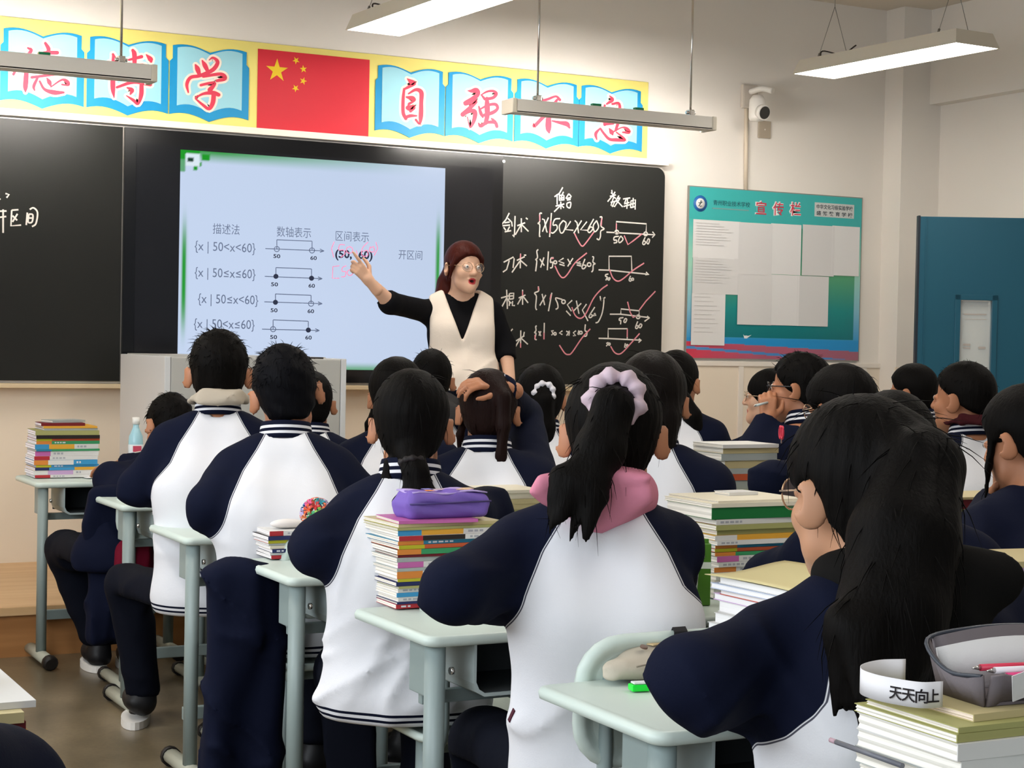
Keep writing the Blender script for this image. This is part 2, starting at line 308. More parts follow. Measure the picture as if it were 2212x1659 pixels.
# chalk writing
CHW = mat('chalk_white', 'E8E2DA', 0.9, 0.1); CHP = mat('chalk_pink', 'E7939F', 0.9, 0.1)
A_ = lambda L: [(1070+x/6.144, 390+y/6.144) for x, y in L]
B_ = lambda L: [(1070+x/6.144, 590+y/6.144) for x, y in L]
W1 = [A_(l) for l in (
 [(895,90),(850,170),(785,215)],[(820,180),(820,320)],[(850,200),(905,190)],[(862,235),(905,228)],[(905,150),(880,200),(880,262)],[(845,262),(915,255)],[(850,180),(850,262)],[(910,195),(910,262)],
 [(800,340),(915,310)],[(868,280),(870,380)],[(865,330),(780,415)],[(872,325),(912,362)],[(975,175),(935,240)],[(975,175),(1010,215)],[(945,240),(1005,225)],[(950,260),(1000,250)],[(950,300),(952,345),(990,362),(1000,290),(950,300)],
 [(1545,125),(1550,165)],[(1535,160),(1570,190)],[(1590,150),(1560,200)],[(1520,210),(1600,190)],[(1565,190),(1490,280)],[(1555,205),(1600,240)],[(1570,220),(1535,330),(1590,345)],[(1530,290),(1640,265)],[(1590,270),(1550,350)],
 [(1640,200),(1600,270)],[(1620,240),(1660,230)],[(1650,240),(1580,350)],[(1615,270),(1690,350)],[(1695,245),(1790,230)],[(1740,240),(1715,300)],[(1710,310),(1780,290)],[(1755,240),(1745,375)],[(1700,345),(1790,320)],
 [(1800,270),(1795,365)],[(1800,270),(1860,255),(1855,385)],[(1830,230),(1825,360)],[(1800,315),(1855,300)],[(1800,360),(1855,345)],
 [(185,430),(140,520),(60,610)],[(165,500),(210,545)],[(120,560),(190,550)],[(95,600),(195,590)],[(110,620),(140,660)],[(190,610),(160,670)],[(125,680),(210,665)],[(215,545),(225,610)],[(262,470),(255,700),(245,750),(230,720)],
 [(290,600),(395,560)],[(345,500),(345,685)],[(340,590),(265,720)],[(350,585),(440,675)],[(405,495),(430,515)],
 [(620,435),(590,440),(590,540),(565,570),(590,590),(585,735),(600,735)],[(620,510),(650,520),(680,670),(690,690)],[(705,490),(640,640),(625,680)],[(745,430),(720,750)],[(860,505),(790,515),(765,590),(810,590),(820,640),(770,695),(740,690)],
 [(900,530),(850,600),(865,690),(905,680),(940,570),(900,530)],[(1000,540),(930,650),(1035,660)],[(1055,530),(1085,560),(1105,700)],[(1145,530),(1040,700)],[(1215,545),(1130,655),(1225,660)],[(1305,510),(1230,650),(1250,690),(1295,640),(1265,615),(1235,650)],
 [(1345,530),(1300,600),(1320,680),(1370,620),(1345,530)],[(1385,485),(1415,490),(1400,600),(1445,640),(1400,670),(1395,740),(1375,785),(1345,770)],
 [(1475,685),(2115,720)],[(2085,680),(2118,718),(2080,758)],[(1605,680),(1605,545),(2005,575),(2000,690)],[(1640,740),(1580,750),(1575,790),(1605,790),(1610,820),(1570,830)],[(1665,735),(1635,790),(1650,825),(1695,780),(1665,735)],
 [(1990,750),(1955,830),(1975,850),(1995,820),(1975,800)],[(2030,770),(2010,820),(2030,840),(2048,790),(2030,770)],circ(1612,685,24),circ(1995,708,24),
 [(110,1085),(240,1015),(250,1040),(235,1160)],[(185,1060),(150,1180),(100,1215)],[(285,1060),(390,1010)],[(335,970),(330,1165)],[(325,1070),(220,1220)],[(335,1060),(420,1135)],[(380,990),(410,990)],
 [(570,915),(550,940),(560,1020),(535,1050),(550,1070),(535,1205)],[(590,1040),(650,1130)],[(645,1020),(600,1155)],[(705,940),(690,1190)],[(775,1025),(740,1030),(730,1085),(760,1085),(755,1150),(725,1160)],circ(795,1085,20),
 [(905,1030),(840,1070),(915,1100)],[(850,1110),(920,1130)],[(960,1040),(1000,1110)],[(1030,1030),(960,1140)],[(1130,1080),(1070,1090),(1140,1110)],[(1080,1120),(1140,1135)],[(1190,1040),(1150,1150),(1175,1170),(1205,1130),(1160,1120)],circ(1245,1115,24),
 [(1285,1010),(1305,1020),(1295,1080),(1325,1105),(1300,1120),(1295,1190),(1275,1215)],
 [(1370,1185),(1510,1190),(2035,1245)],[(2000,1215),(2038,1248),(1990,1250)],[(1510,1180),(1508,1005),(1805,1005),(1812,1195)],[(1500,1240),(1465,1250),(1462,1270),(1485,1280),(1465,1325)],[(1505,1290),(1490,1310),(1510,1320),(1522,1295),(1505,1290)],
 [(1795,1265),(1775,1320),(1795,1335),(1808,1310),(1780,1300)],circ(1822,1310,14))]
W2 = [B_(l) for l in (
 [(150,220),(160,475)],[(75,330),(180,300)],[(150,330),(85,450)],[(165,340),(185,380)],[(185,270),(185,350)],[(190,270),(245,265),(240,340)],[(190,305),(240,300)],[(190,345),(240,340)],[(190,370),(185,435)],[(185,400),(215,390)],[(230,370),(225,430),(260,430)],
 [(310,330),(400,290)],[(362,220),(362,420)],[(355,310),(295,415)],[(370,310),(435,395)],[(570,175),(575,235),(520,265),(545,310),(535,450),(550,490)],[(620,275),(655,425)],[(670,290),(590,430)],[(750,260),(705,505)],
 [(890,350),(800,330),(825,400),(830,460),(800,480)],circ(905,380,24),[(1020,360),(955,420),(1010,505)],[(940,500),(1000,565)],[(1075,365),(1110,540)],[(1140,400),(1040,500)],[(1210,410),(1155,490),(1230,635)],[(1320,450),(1245,570),(1265,590),(1290,560),(1255,545)],[(1320,530),(1300,570),(1335,560),(1320,530)],
 [(1390,305),(1400,365)],[(1460,320),(1400,365),(1440,350),(1420,520),(1370,640),(1330,660)],
 [(1520,545),(1660,545),(2045,590)],[(2015,570),(2048,592),(1980,640)],[(1665,540),(1668,475),(1910,500),(1905,570)],[(1700,590),(1650,600),(1645,625),(1665,630),(1662,680)],[(1725,600),(1705,640),(1725,655),(1745,615),(1725,600)],
 [(1890,640),(1860,720),(1880,735),(1900,700),(1870,700)],[(1925,670),(1905,710),(1925,725),(1945,690),(1925,670)],circ(1895,580,24),
 [(185,745),(200,775),(230,740)],[(190,800),(215,805)],[(200,838),(215,840)],[(215,870),(240,880)],[(275,900),(385,830)],[(338,760),(335,990)],[(330,870),(255,995)],[(345,865),(432,945)],[(385,780),(375,830)],
 [(550,700),(535,710),(540,760),(520,790),(540,800),(525,870),(550,885)],[(575,770),(605,835)],[(605,770),(580,830)],[(650,660),(645,880)],[(775,765),(745,765),(765,800),(745,825)],circ(792,805,16),[(890,765),(850,795),(890,815)],[(940,770),(985,790),(975,830)],[(985,765),(945,830)],
 [(1070,765),(1035,790),(1065,830),(1030,830)],[(1110,760),(1095,810),(1115,815)],circ(1135,790,18),[(1195,680),(1190,760),(1215,780),(1210,830),(1180,840)],
 [(1370,865),(1500,868),(1935,890)],[(1905,870),(1938,890),(1900,920)],[(1497,855),(1497,738),(1752,738),(1750,870)],[(1500,920),(1475,930),(1490,950),(1470,970)],circ(1512,942,13),[(1725,930),(1715,985),(1735,985)],circ(1750,960,12))]
K1 = [A_(l) for l in ([(1050,700),(1100,800),(1150,870),(1200,830),(1310,680)],[(1710,730),(1760,850),(1830,800),(1950,705)],[(790,1130),(850,1250),(900,1290),(960,1240),(1060,1090),(1215,960)],[(1515,1180),(1560,1290),(1625,1335),(1700,1300),(1830,1190),(1975,1095)],
      [(590,450),(590,540)],[(735,530),(722,700)],[(1412,500),(1405,600)],[(1607,570),(1605,650)],[(335,975),(332,1030)],[(775,1030),(740,1035)])]
K2 = [B_(l) for l in ([(1015,450),(1060,560),(1130,600),(1200,540),(1300,340),(1400,220),(1490,155)],[(1755,380),(1790,520),(1830,590),(1860,570)],[(1910,490),(2000,370),(2125,240)],[(850,955),(920,1060),(970,1080),(1020,1050),(1150,860),(1260,740)],
      [(1530,970),(1580,1050),(1640,1075),(1700,1040),(1800,930),(1915,800)],[(362,240),(362,300)],[(570,180),(572,230)],[(740,280),(725,350)],[(645,790),(645,880)],[(525,820),(530,880)],[(1752,740),(1750,850)],[(336,930),(335,990)])]
ribbons('chalk_lettering', W1+W2, CHW, rp, 8.4242, 0.0078)
ribbons('chalk_lettering', K1+K2, CHP, rp, 8.4240, 0.0078)
L_ = lambda L: [(x/2.962, y/2.962) for x, y in L]
ribbons('chalk_lettering', [L_(l) for l in ([(-8,1280),(2,1270)],[(35,1238),(58,1245),(42,1265)],[(-30,1352),(42,1350)],[(-40,1395),(40,1385)],[(20,1340),(20,1490)],[(-10,1360),(-20,1480)],[(75,1345),(70,1445),(135,1440)],[(75,1345),(118,1342)],[(80,1380),(110,1410)],[(112,1368),(80,1420)],
    [(175,1360),(168,1440)],[(190,1340),(215,1330),(240,1360),(230,1430),(205,1450)],[(185,1370),(210,1375),(205,1420),(180,1420),(185,1370)],[(185,1395),(207,1395)])], CHW, lp, 8.4242, 0.008)
# ---------------------------------------------------------------- the banner above the board: book cut-outs with brush lettering, and the flag
bn_o = np.array([3.19, YW, 2.63])
bn = thing('slogan_banner', 'long yellow banner of blue books and red characters around a flag', 'banner', tuple(bn_o))
YEL = mat('banner_yellow', 'EFDF7E', 0.5, 0.3); BLU = mat('book_blue', '1A8FC4', 0.45, 0.3); CYA = mat('page_cyan', '9CD2DE', 0.45, 0.3)
RED = mat('brush_red', 'DB3F57', 0.5, 0.3); HALO = mat('halo_cream', 'F7E3D4', 0.5, 0.3)
box('backing', 1.10-bn_o[0], 5.225-bn_o[0], -0.012, -0.001, 2.41-bn_o[2], 2.858-bn_o[2], YEL, bn)
def curve_edge(x0, x1, z, h):  # two page swells that dip in the middle
    xm = (x0+x1)/2; out = []
    for t in np.linspace(0, 1, 9): out.append((x0+(xm-x0)*t, z+h*(math.sin(math.pi*(0.25+0.75*t))-0.55)))
    for t in np.linspace(0, 1, 9)[1:]: out.append((xm+(x1-xm)*t, z+h*(math.sin(math.pi*(1-0.75*t))-0.55)))
    return out
def book_panel(x0, x1, i):
    """open book cut-out between world x0 and x1"""
    w_ = x1-x0; z0, z1 = 2.447, 2.815; y = 8.4878
    def sh(px0, px1, zb, zt, hb, ht, ya, yb, m, nm, par, ears):
        bm = bmesh.new(); bot = curve_edge(px0, px1, zb, hb); top = curve_edge(px0+(0.035*w_ if ears else 0), px1-(0.035*w_ if ears else 0), zt, ht)
        poly = bot + ([(px1, zt-0.075), (px1-0.035*w_, zt-0.06)] if ears else []) + top[::-1] + ([(px0+0.035*w_, zt-0.06), (px0, zt-0.075)] if ears else [])
        prism(bm, [(p[0]-bn_o[0], p[1]-bn_o[2]) for p in poly], ya-YW, yb-YW); return bmobj(nm, bm, m, par)
    a = sh(x0, x1, z0, z1-0.02, 0.035, 0.03, y-0.006, y, BLU, 'book_panel', bn, True)
    sh(x0+0.09*w_, x1-0.09*w_, z0+0.045, z1-0.03, 0.035, 0.03, y-0.008, y-0.0055, CYA, 'book_page', a, False)
    return a
def book_x(pxl, pxr, y): return onY(pxl, y, 8.48)[0], onY(pxr, y, 8.48)[0]
BKS = [(1, 182, 150), (188, 364, 165), (367, 538, 180), (811, 961, 230), (963, 1109, 245), (1112, 1250, 260), (1251, 1388, 270)]
panels = [book_panel(*book_x(a, b, y), i) for i, (a, b, y) in enumerate(BKS)]
def brush(strokes, par):
    """brush strokes: (points in photo pixels with a half width each)"""
    for nm, m, grow, Y in (('character_outline', HALO, 4.6, 8.4789), ('character', RED, 0.0, 8.4782)):
        bm = bmesh.new()
        for si, st in enumerate(strokes):
            P = smooth_poly(st, 5); w3 = [(x, y, max(ww, 0.4)+grow) for x, y, ww in P]; L = []; yy = Y-0.00002*si
            for i, (x, y, ww) in enumerate(w3):
                t = np.array(w3[min(i+1, len(w3)-1)][:2])-np.array(w3[max(i-1, 0)][:2]); n = np.array([-t[1], t[0]])/(np.linalg.norm(t)+1e-9)
                L.append((onY(x+n[0]*ww, y+n[1]*ww, yy)-bn_o, onY(x-n[0]*ww, y-n[1]*ww, yy)-bn_o))
            V_ = [(bm.verts.new(a), bm.verts.new(b)) for a, b in L]
            for a, b in zip(V_, V_[1:]):
                bm.faces.new((a[0], a[1], b[1], b[0]))
            for e in (0, -1):
                x, y, ww = w3[e]; c = [bm.verts.new(onY(x+ww*math.cos(k*math.pi/5), y+ww*math.sin(k*math.pi/5), yy-0.000005)-bn_o) for k in range(10)]; bm.faces.new(c)
        bmobj(nm, bm, m, par)
s1 = lambda L: [(x/5.821, 40+y/5.821, w_/5.821) for x, y, w_ in L]
s2 = lambda L: [(360+x/4.809, 80+y/4.809, w_/4.809) for x, y, w_ in L]
s3 = lambda L: [(800+x/6.9125, 120+y/6.9125, w_/6.9125) for x, y, w_ in L]
s4 = lambda L: [(1090+x/6.703, 150+y/6.703, w_/6.703) for x, y, w_ in L]
brush([s1(l) for l in ([(350,370,12),(390,410,22),(250,560,14),(170,700,18)],[(330,560,14),(330,700,30),(320,860,30),(320,925,6)],[(570,310,18),(610,380,26),(600,430,20)],[(480,440,10),(600,430,24),(720,430,24)],[(450,520,16),(760,520,14)],[(480,560,12),(470,640,12)],[(600,560,12),(600,640,12)],
    [(400,740,18),(560,720,16),(730,700,14)],[(470,750,16),(425,850,20),(435,905,8)],[(500,790,14),(560,890,18),(680,930,30),(800,930,14)],[(590,750,8),(620,800,28),(640,850,10)],[(640,860,8),(780,770,14),(850,800,24),(860,840,10),(780,830,12)])], panels[0])
brush([s1(l) for l in ([(1420,450,16),(1440,500,24)],[(1370,560,18),(1500,520,14)],[(1425,460,18),(1420,700,28),(1420,880,30),(1435,995,6)],[(1670,400,20),(1690,450,30),(1690,600,24),(1680,720,14)],[(1620,520,14),(1780,480,22)],[(1840,455,8),(1890,510,32),(1900,540,18)],[(1580,600,14),(1820,590,18),(1800,720,14)],[(1590,600,12),(1590,720,12)],
    [(1470,865,16),(1680,800,22),(1890,830,24)],[(1780,830,26),(1775,960,28),(1735,1075,14),(1680,1030,20),(1590,970,6)],[(1600,870,10),(1660,900,26),(1640,950,12)])], panels[1])
brush([s2(l) for l in ([(300,290,10),(320,330,26),(340,390,18)],[(370,245,8),(395,290,24),(420,340,20)],[(440,240,4),(480,215,12),(530,260,20),(480,340,22),(350,400,18),(250,420,18),(210,490,18),(225,575,8)],[(380,410,14),(560,385,18),(605,430,22),(520,455,14)],[(355,500,14),(440,480,14),(500,480,16),(450,550,26)],
    [(300,630,8),(380,590,14),(480,580,22),(540,600,20)],[(490,590,24),(480,680,24),(440,745,18),(370,700,14),(300,640,8)],[(300,640,8),(320,610,8)])], panels[2])
brush([s3(l) for l in ([(550,345,6),(620,400,40),(660,420,24),(570,470,22),(510,500,16)],[(505,500,18),(490,650,24),(490,850,26),(530,940,26)],[(570,570,12),(680,510,24),(760,550,34),(760,700,30),(755,900,34),(735,1020,14),(680,960,18)],[(530,920,22),(600,900,24),(690,900,12)],
    [(540,620,14),(630,640,36),(660,670,16),(580,720,20)],[(560,780,34),(650,770,30),(600,830,22)],[(570,720,12),(570,800,24)])], panels[3])
brush([s3(l) for l in ([(1455,525,6),(1510,530,26),(1580,520,40),(1610,570,30),(1540,640,36),(1420,710,34)],[(1420,720,30),(1520,690,34),(1580,690,24),(1480,790,30),(1380,880,36)],[(1380,880,28),(1480,830,28),(1560,840,34),(1550,960,30),(1490,1075,10),(1450,920,8)],
    [(1650,590,8),(1740,540,16),(1830,530,20),(1880,570,26),(1830,630,24),(1720,650,22)],[(1660,590,12),(1710,650,22)],[(1740,640,26),(1745,760,40),(1745,900,36),(1720,1010,30)],[(1620,760,12),(1650,860,26),(1680,920,14)],[(1640,800,12),(1760,740,20),(1870,730,24),(1900,790,22),(1830,850,28),(1700,890,24)],[(1615,1010,10),(1650,1050,28),(1740,1000,24),(1860,1000,26),(1890,1060,24)],[(1810,940,12),(1860,990,26)])], panels[4])
brush([s4(l) for l in ([(430,470,14),(600,440,20),(740,390,16),(800,440,22)],[(760,440,18),(640,600,30),(520,730,26),(430,820,24),(420,780,8)],[(640,570,22),(635,750,42),(635,860,40),(645,915,14)],[(690,745,12),(800,770,24),(900,790,36),(940,845,14)])], panels[5])
brush([s4(l) for l in ([(1520,380,6),(1560,440,26),(1480,500,14)],[(1450,520,16),(1440,640,18),(1450,800,22)],[(1560,500,16),(1660,500,20),(1660,700,24),(1610,880,20)],[(1460,600,12),(1620,590,12)],[(1460,690,14),(1620,680,14)],[(1460,790,22),(1570,780,22)],
    [(1385,850,10),(1320,930,24),(1335,1015,10)],[(1390,860,16),(1440,930,18),(1520,1010,22),(1640,1020,26),(1740,1030,14),(1720,990,16),(1620,910,10)],[(1515,855,8),(1550,910,34),(1565,945,12)],[(1580,900,12),(1700,840,10),(1770,860,24),(1800,910,24),(1710,910,12)])], panels[6])
FX0, FX1, FZ0, FZ1 = 2.855, 3.477, 2.41, 2.825
fl = box('flag', FX0-bn_o[0], FX1-bn_o[0], -0.016, -0.0125, FZ0-bn_o[2], FZ1-bn_o[2], mat('flag_red', 'CE2A38', 0.5, 0.3), bn)
u_ = (FX1-FX0)/30
STY = mat('star_yellow', 'E8C524', 0.5, 0.3)
for sx, sy, r_, a0 in ((5, 5, 3, 90), (10, 2, 1, 90+31), (12, 4, 1, 90+8), (12, 7, 1, 90-16), (10, 9, 1, 90-39)):
    bm = bmesh.new(); cx, cz = FX0+sx*u_, FZ1-sy*u_
    prism(bm, [(cx-bn_o[0]+u_*r_*(1 if k % 2 == 0 else 0.382)*math.cos(R(a0+36*k)), cz-bn_o[2]+u_*r_*(1 if k % 2 == 0 else 0.382)*math.sin(R(a0+36*k))) for k in range(10)], -0.0175, -0.0155)
    bmobj('star', bm, STY, fl)
# ---------------------------------------------------------------- ceiling lamps and board lamps
GREYM = mat('lamp_casing', 'DED8CE', 0.5, 0.4); LWHT = mat('lamp_frame_white', 'D9D0BE', 0.5, 0.4); WIRE = mat('wire_steel', '8E887E', 0.4, 0.5, metal=0.6)
DIFF = mat('lamp_diffuser', 'FFFFFF', 0.5, emit=('FFF8EE', 15.5))
def panel_lamp(label, x, y, z, rz=3.3):
    t = thing('ceiling_lamp', label, 'lamp', (x, y, z), R(rz), 'flat panel lamps hung from the ceiling')
    bm = bmesh.new(); a, b = 0.15, 0.615
    lo = [(-a, -b), (a, -b), (a, b), (-a, b)]; hi = [(-a+0.025, -b+0.025), (a-0.025, -b+0.025), (a-0.025, b-0.025), (-a+0.025, b-0.025)]
    v0 = [bm.verts.new((p[0], p[1], 0)) for p in lo]; v1 = [bm.verts.new((p[0], p[1], 0.075)) for p in hi]; v00 = [bm.verts.new((p[0]*0.955, p[1]*0.99, 0)) for p in lo]
    bm.faces.new(v1)
    for i in range(4):
        j = (i+1) % 4; bm.faces.new((v0[i], v0[j], v1[j], v1[i])); bm.faces.new((v00[i], v00[j], v0[j], v0[i]))
    bmobj('lamp_frame', bm, LWHT, t)
    box('diffuser', -a*0.955, a*0.955, -b*0.99, b*0.99, 0.001, 0.006, DIFF, t)
    for sy in (-0.45, 0.45):
        bm = bmesh.new()
        for sx in (-0.11, 0.11):
            tube(bm, [(sx, sy, 0.07), (0, sy, 0.36)], 0.0018, 5)
            tube(bm, [(sx, sy, 0.07), (sx*0.92, sy, 0.095)], 0.006, 6)
        tube(bm, [(0, sy, 0.36), (0, sy, ZC-z)], 0.0018, 5); bmobj('hanging_wire', bm, WIRE, t)
    tubeobj('supply_cable', smooth_poly([(-0.05, 0.5, 0.075), (-0.08, 0.45, 0.11), (-0.03, 0.35, 0.085), (-0.02, 0.25, 0.12)]), 0.004, mat('cable_dark', '3A3028', 0.5), t, 6)
    return t
q = [onz(*p, 2.84) for p in ((1720, 158), (1805, 170), (2150, 108), (2060, 92))]; c = sum(q)/4
panel_lamp('lit white panel lamp near the corner above the notice board', c[0], c[1], 2.84)
q = [onz(*p, 2.84) for p in ((748, 62), (862, 82))]; c = (q[0]+q[1])/2+np.array([0.036, -0.614, 0])
panel_lamp('lit white panel lamp cut by the top edge, above the flag', c[0], c[1], 2.84)
for x, y in ((3.05, 4.6), (5.6, 4.6), (0.5, 7.0), (0.5, 4.6), (3.05, 1.9)):
    panel_lamp('lit white panel lamp hung further back over the pupils', x, y, 2.84)
STRIPE = mat('board_lamp_tube', 'FFFFFF', 0.5, emit=('FFFAF4', 165.0))
CHROME = mat('chrome', 'DAD6D0', 0.15, 0.6, metal=0.9)
def board_lamp(label, x0, x1, Y, z0, z1, poles, greens):
    """slim bar whose tube washes the board behind it"""
    t = thing('board_lamp', label, 'lamp', ((x0+x1)/2, Y, (z0+z1)/2), 0, 'bar lamps hung in front of the blackboard'); o = np.array([(x0+x1)/2, Y, (z0+z1)/2])
    hx = (x1-x0)/2; hz = (z1-z0)/2
    bm = bmesh.new(); bx(bm, -hx+0.012, hx-0.012, 0, 0.012, -hz, hz, bev=0.004); bx(bm, -hx+0.012, hx-0.012, 0, 0.09, -hz, -hz+0.012, bev=0.003); bmobj('casing', bm, GREYM, t)
    bm = bmesh.new(); bx(bm, -hx+0.012, hx-0.012, 0.012, 0.118, hz-0.006, hz-0.002, bev=0.001); bmobj('top_cover', bm, GREYM, t)
    for s in (-1, 1): box('end_cap', s*hx-0.014, s*hx+0.014, -0.004, 0.122, -hz-0.002, hz+0.002, LWHT, t, 0.006)
    tubeobj('lamp_tube', [(-hx+0.05, 0.052, -0.002), (hx-0.05, 0.052, -0.002)], 0.016, STRIPE, t, 8)
    bm = bmesh.new(); bx(bm, -hx+0.03, hx-0.03, 0.0122, 0.016, -hz+0.012, hz-0.008); bmobj('reflector', bm, CHROME, t)
    for g in greens: box('lamp_clip', g-o[0]-0.025, g-o[0]+0.025, 0.004, 0.03, hz-0.008, hz+0.012, mat('clip_green', '1E7A52', 0.4), t)
    for p in poles:
        tubeobj('hanging_rod', [(p-o[0], 0.02, hz), (p-o[0], 0.02, ZC-o[2])], 0.006, CHROME, t, 8)
        bm = bmesh.new(); bx(bm, p-o[0]-0.016, p-o[0]+0.016, 0.0, 0.04, hz-0.004, hz+0.028, bev=0.005)
        for s in (-1, 1): tube(bm, [(p-o[0]+s*0.014, 0.02, hz+0.012), (p-o[0]+s*0.028, 0.02, hz+0.012)], 0.008, 8)
        bmobj('rod_clamp', bm, CHROME, t)
    return t
a = onY(1112, 216, 7.6); b = onY(1544, 250, 7.6)
board_lamp('slim grey bar lamp hung before the right books of the yellow banner', a[0], b[0], 7.6, 2.482, 2.552, (onY(1165, 220, 7.6)[0], onY(1496, 240, 7.6)[0]), (onY(1291, 226, 7.6)[0], onY(1383, 234, 7.6)[0]))
b = onY(334, 145, 7.6)
board_lamp('slim grey bar lamp hung before the left books of the yellow banner', b[0]-1.21, b[0], 7.6, 2.476, 2.55, (onY(264, 130, 7.6)[0], b[0]-1.21+0.14), (onY(97, 118, 7.6)[0],))
# ---------------------------------------------------------------- notice board
NX0, NX1, NZ0, NZ1 = 5.523, 6.80, 1.262, 2.272
nb_o = np.array([(NX0+NX1)/2, YW, (NZ0+NZ1)/2]); nb = thing('notice_board', 'turquoise printed notice board with red title characters and white sheets on it', 'notice board', tuple(nb_o))
def nrel(p): return Vector(np.array(p, float)-nb_o)
mp_ = mat('notice_print', '3FB3AC', 0.35, 0.4); nt, b = nodes(mp_)
NXn, NZn = 220, 180; gx, gz = np.meshgrid(np.linspace(NX0, NX1, NXn+1), np.linspace(NZ0, NZ1, NZn+1), indexing='ij')
U = ((gx-NX0)/(NX1-NX0)).ravel(); V = ((gz-NZ0)/(NZ1-NZ0)).ravel()
col = np.tile(np.array(lin('3DB5B2')), (len(U), 1))
def put(mask, c): col[mask] = c
ramp = lambda v, stops: np.stack([np.interp(v, [s[0] for s in stops], [lin(s[1])[k] for s in stops]) for k in range(3)], -1)
body = V < 0.815; put(body, ramp(V[body], [(0.1, '2E9AD6'), (0.3, '8CC6DA'), (0.55, 'A6DCC4'), (0.815, '46BDB4')]))
inner = (U > 0.055) & (U < 0.965) & (V > 0.125) & (V < 0.79); put(inner, ramp(V[inner], [(0.12, '13777F'), (0.3, '1E8E8C'), (0.52, '5BA879'), (0.6, '3FA07F')]))
low = V < 0.118; put(low, np.array(lin('2B97D6')))
red = V < 0.098-0.045*U; put(red, ramp(U[red], [(0, 'D93A55'), (0.4, 'B95F76'), (1, 'A96A7C')]))
line = np.abs(V-(0.062-0.07*U)) < 0.008; put(line & (V > 0), np.array(lin('4D8FCB')))
me = bpy.data.meshes.new('printed_sheet'); vs = np.stack([gx-nb_o[0], np.full_like(gx, -0.0165), gz-nb_o[2]], -1).reshape(-1, 3)
idx = np.arange((NXn+1)*(NZn+1)).reshape(NXn+1, NZn+1); fs = np.stack([idx[:-1, :-1], idx[1:, :-1], idx[1:, 1:], idx[:-1, 1:]], -1).reshape(-1, 4); me.from_pydata(vs.tolist(), [], fs.tolist())
at = me.color_attributes.new('print', 'FLOAT_COLOR', 'POINT'); at.data.foreach_set('color', np.concatenate([col, np.ones((len(col), 1))], 1).astype(np.float32).ravel())
an = nt.nodes.new('ShaderNodeAttribute'); an.attribute_name = 'print'; nt.links.new(an.outputs['Color'], b.inputs['Base Color'])
bm = bmesh.new(); bx(bm, NX0-nb_o[0]-0.006, NX1-nb_o[0]+0.006, -0.016, -0.001, NZ0-nb_o[2]-0.006, NZ1-nb_o[2]+0.006); bmobj('board_frame', bm, mat('frame_grey', '8F8E86', 0.4), nb)
ps = link('printed_sheet', me, nb, mp_)
PAPER = [mat('paper_a', 'E8E6E4', 0.8, 0.1), mat('paper_b', 'DEDCDA', 0.8, 0.1)]
def nu(u, v): return NX0+(NX1-NX0)*u-nb_o[0], NZ0+(NZ1-NZ0)*v-nb_o[2]
NBR = lambda x, y: onY(1460+x/3.95, 380+y/3.95, 8.48)
for k, (a, b_, c, d) in enumerate(((150, 370, 545, 700), (145, 690, 530, 1005), (135, 1000, 412, 1445), (540, 395, 815, 840), (812, 405, 1062, 840), (1082, 415, 1345, 850), (1335, 425, 1560, 850), (530, 835, 812, 1270), (806, 840, 1045, 1275), (1040, 850, 1295, 1282))):
    p, q_ = NBR(a, b_), NBR(c, d); p2, q2 = NBR(c, b_+ (c-a)*0.055), NBR(a, d-(c-a)*0.01)
    bm = bmesh.new(); n = 8; g = [[bm.verts.new(Vector((p[0]+(q_[0]-p[0])*i/n-nb_o[0], -0.0185-0.0006*(k % 4)-0.0025*abs(math.sin(3*i/n+k))*(j == n or i in (0, n)), max(p[2], p2[2])+(min(q_[2], q2[2])-max(p[2], p2[2]))*j/n-nb_o[2]))) for j in range(n+1)] for i in range(n+1)]
    for i in range(n):
        for j in range(n): bm.faces.new((g[i][j], g[i+1][j], g[i+1][j+1], g[i][j+1]))
    sh = bmobj('paper_sheet', bm, PAPER[k % 2], nb, True)
    bm = bmesh.new()   # faint ruled printing
    for r_ in range(9 if k in (0, 1, 2) else 0):
        zz = max(p[2], p2[2])-0.02-r_*(0.016 if k < 2 else 0.026); xx0 = p[0]+0.02; xx1 = p[0]+(q_[0]-p[0])*(0.55+0.35*((r_*37) % 7)/7)
        if zz > min(q_[2], q2[2])+0.01: bx(bm, xx0-nb_o[0], xx1-nb_o[0], -0.0218, -0.0216, zz-0.0012-nb_o[2], zz+0.0012-nb_o[2])
    if len(bm.verts): bmobj('print_lines', bm, mat('print_faint', 'CFCBC8', 0.8), sh)
    else: bm.free()
TIT = mat('title_red', 'D5354C', 0.5); WHT = mat('white_gloss', 'F2F1EE', 0.4)
def nb_text(s, cx0, cx1, cy, size, m, bold=0.0, yo=-0.0185):
    p, q_ = NBR(cx0, cy), NBR(cx1, cy); o, wd = text('board_text', s, size, m, ps, bold); o.scale = ((q_[0]-p[0])/max(wd, 1e-3), 1, 1); o.location = (p[0]-nb_o[0], yo, p[2]-nb_o[2]); return o
for s, a, b_, y in (('宣', 680, 768, 318), ('传', 830, 920, 324), ('栏', 975, 1065, 326)):
    nb_text(s, a-6, b_+6, y, 0.088, WHT, 0.045, -0.0176); nb_text(s, a, b_, y, 0.086, TIT, 0.006, -0.0184)
nb_text('青州职业技术学校', 318, 632, 245, 0.034, mat('script_ink', '1F4C58', 0.5))
box('strap_line', NBR(318, 0)[0]-nb_o[0], NBR(630, 0)[0]-nb_o[0], -0.0186, -0.0175, NBR(470, 285)[2]-nb_o[2]-0.003, NBR(470, 285)[2]-nb_o[2]+0.003, mat('strap_grey', '7FA3A0', 0.5), ps)
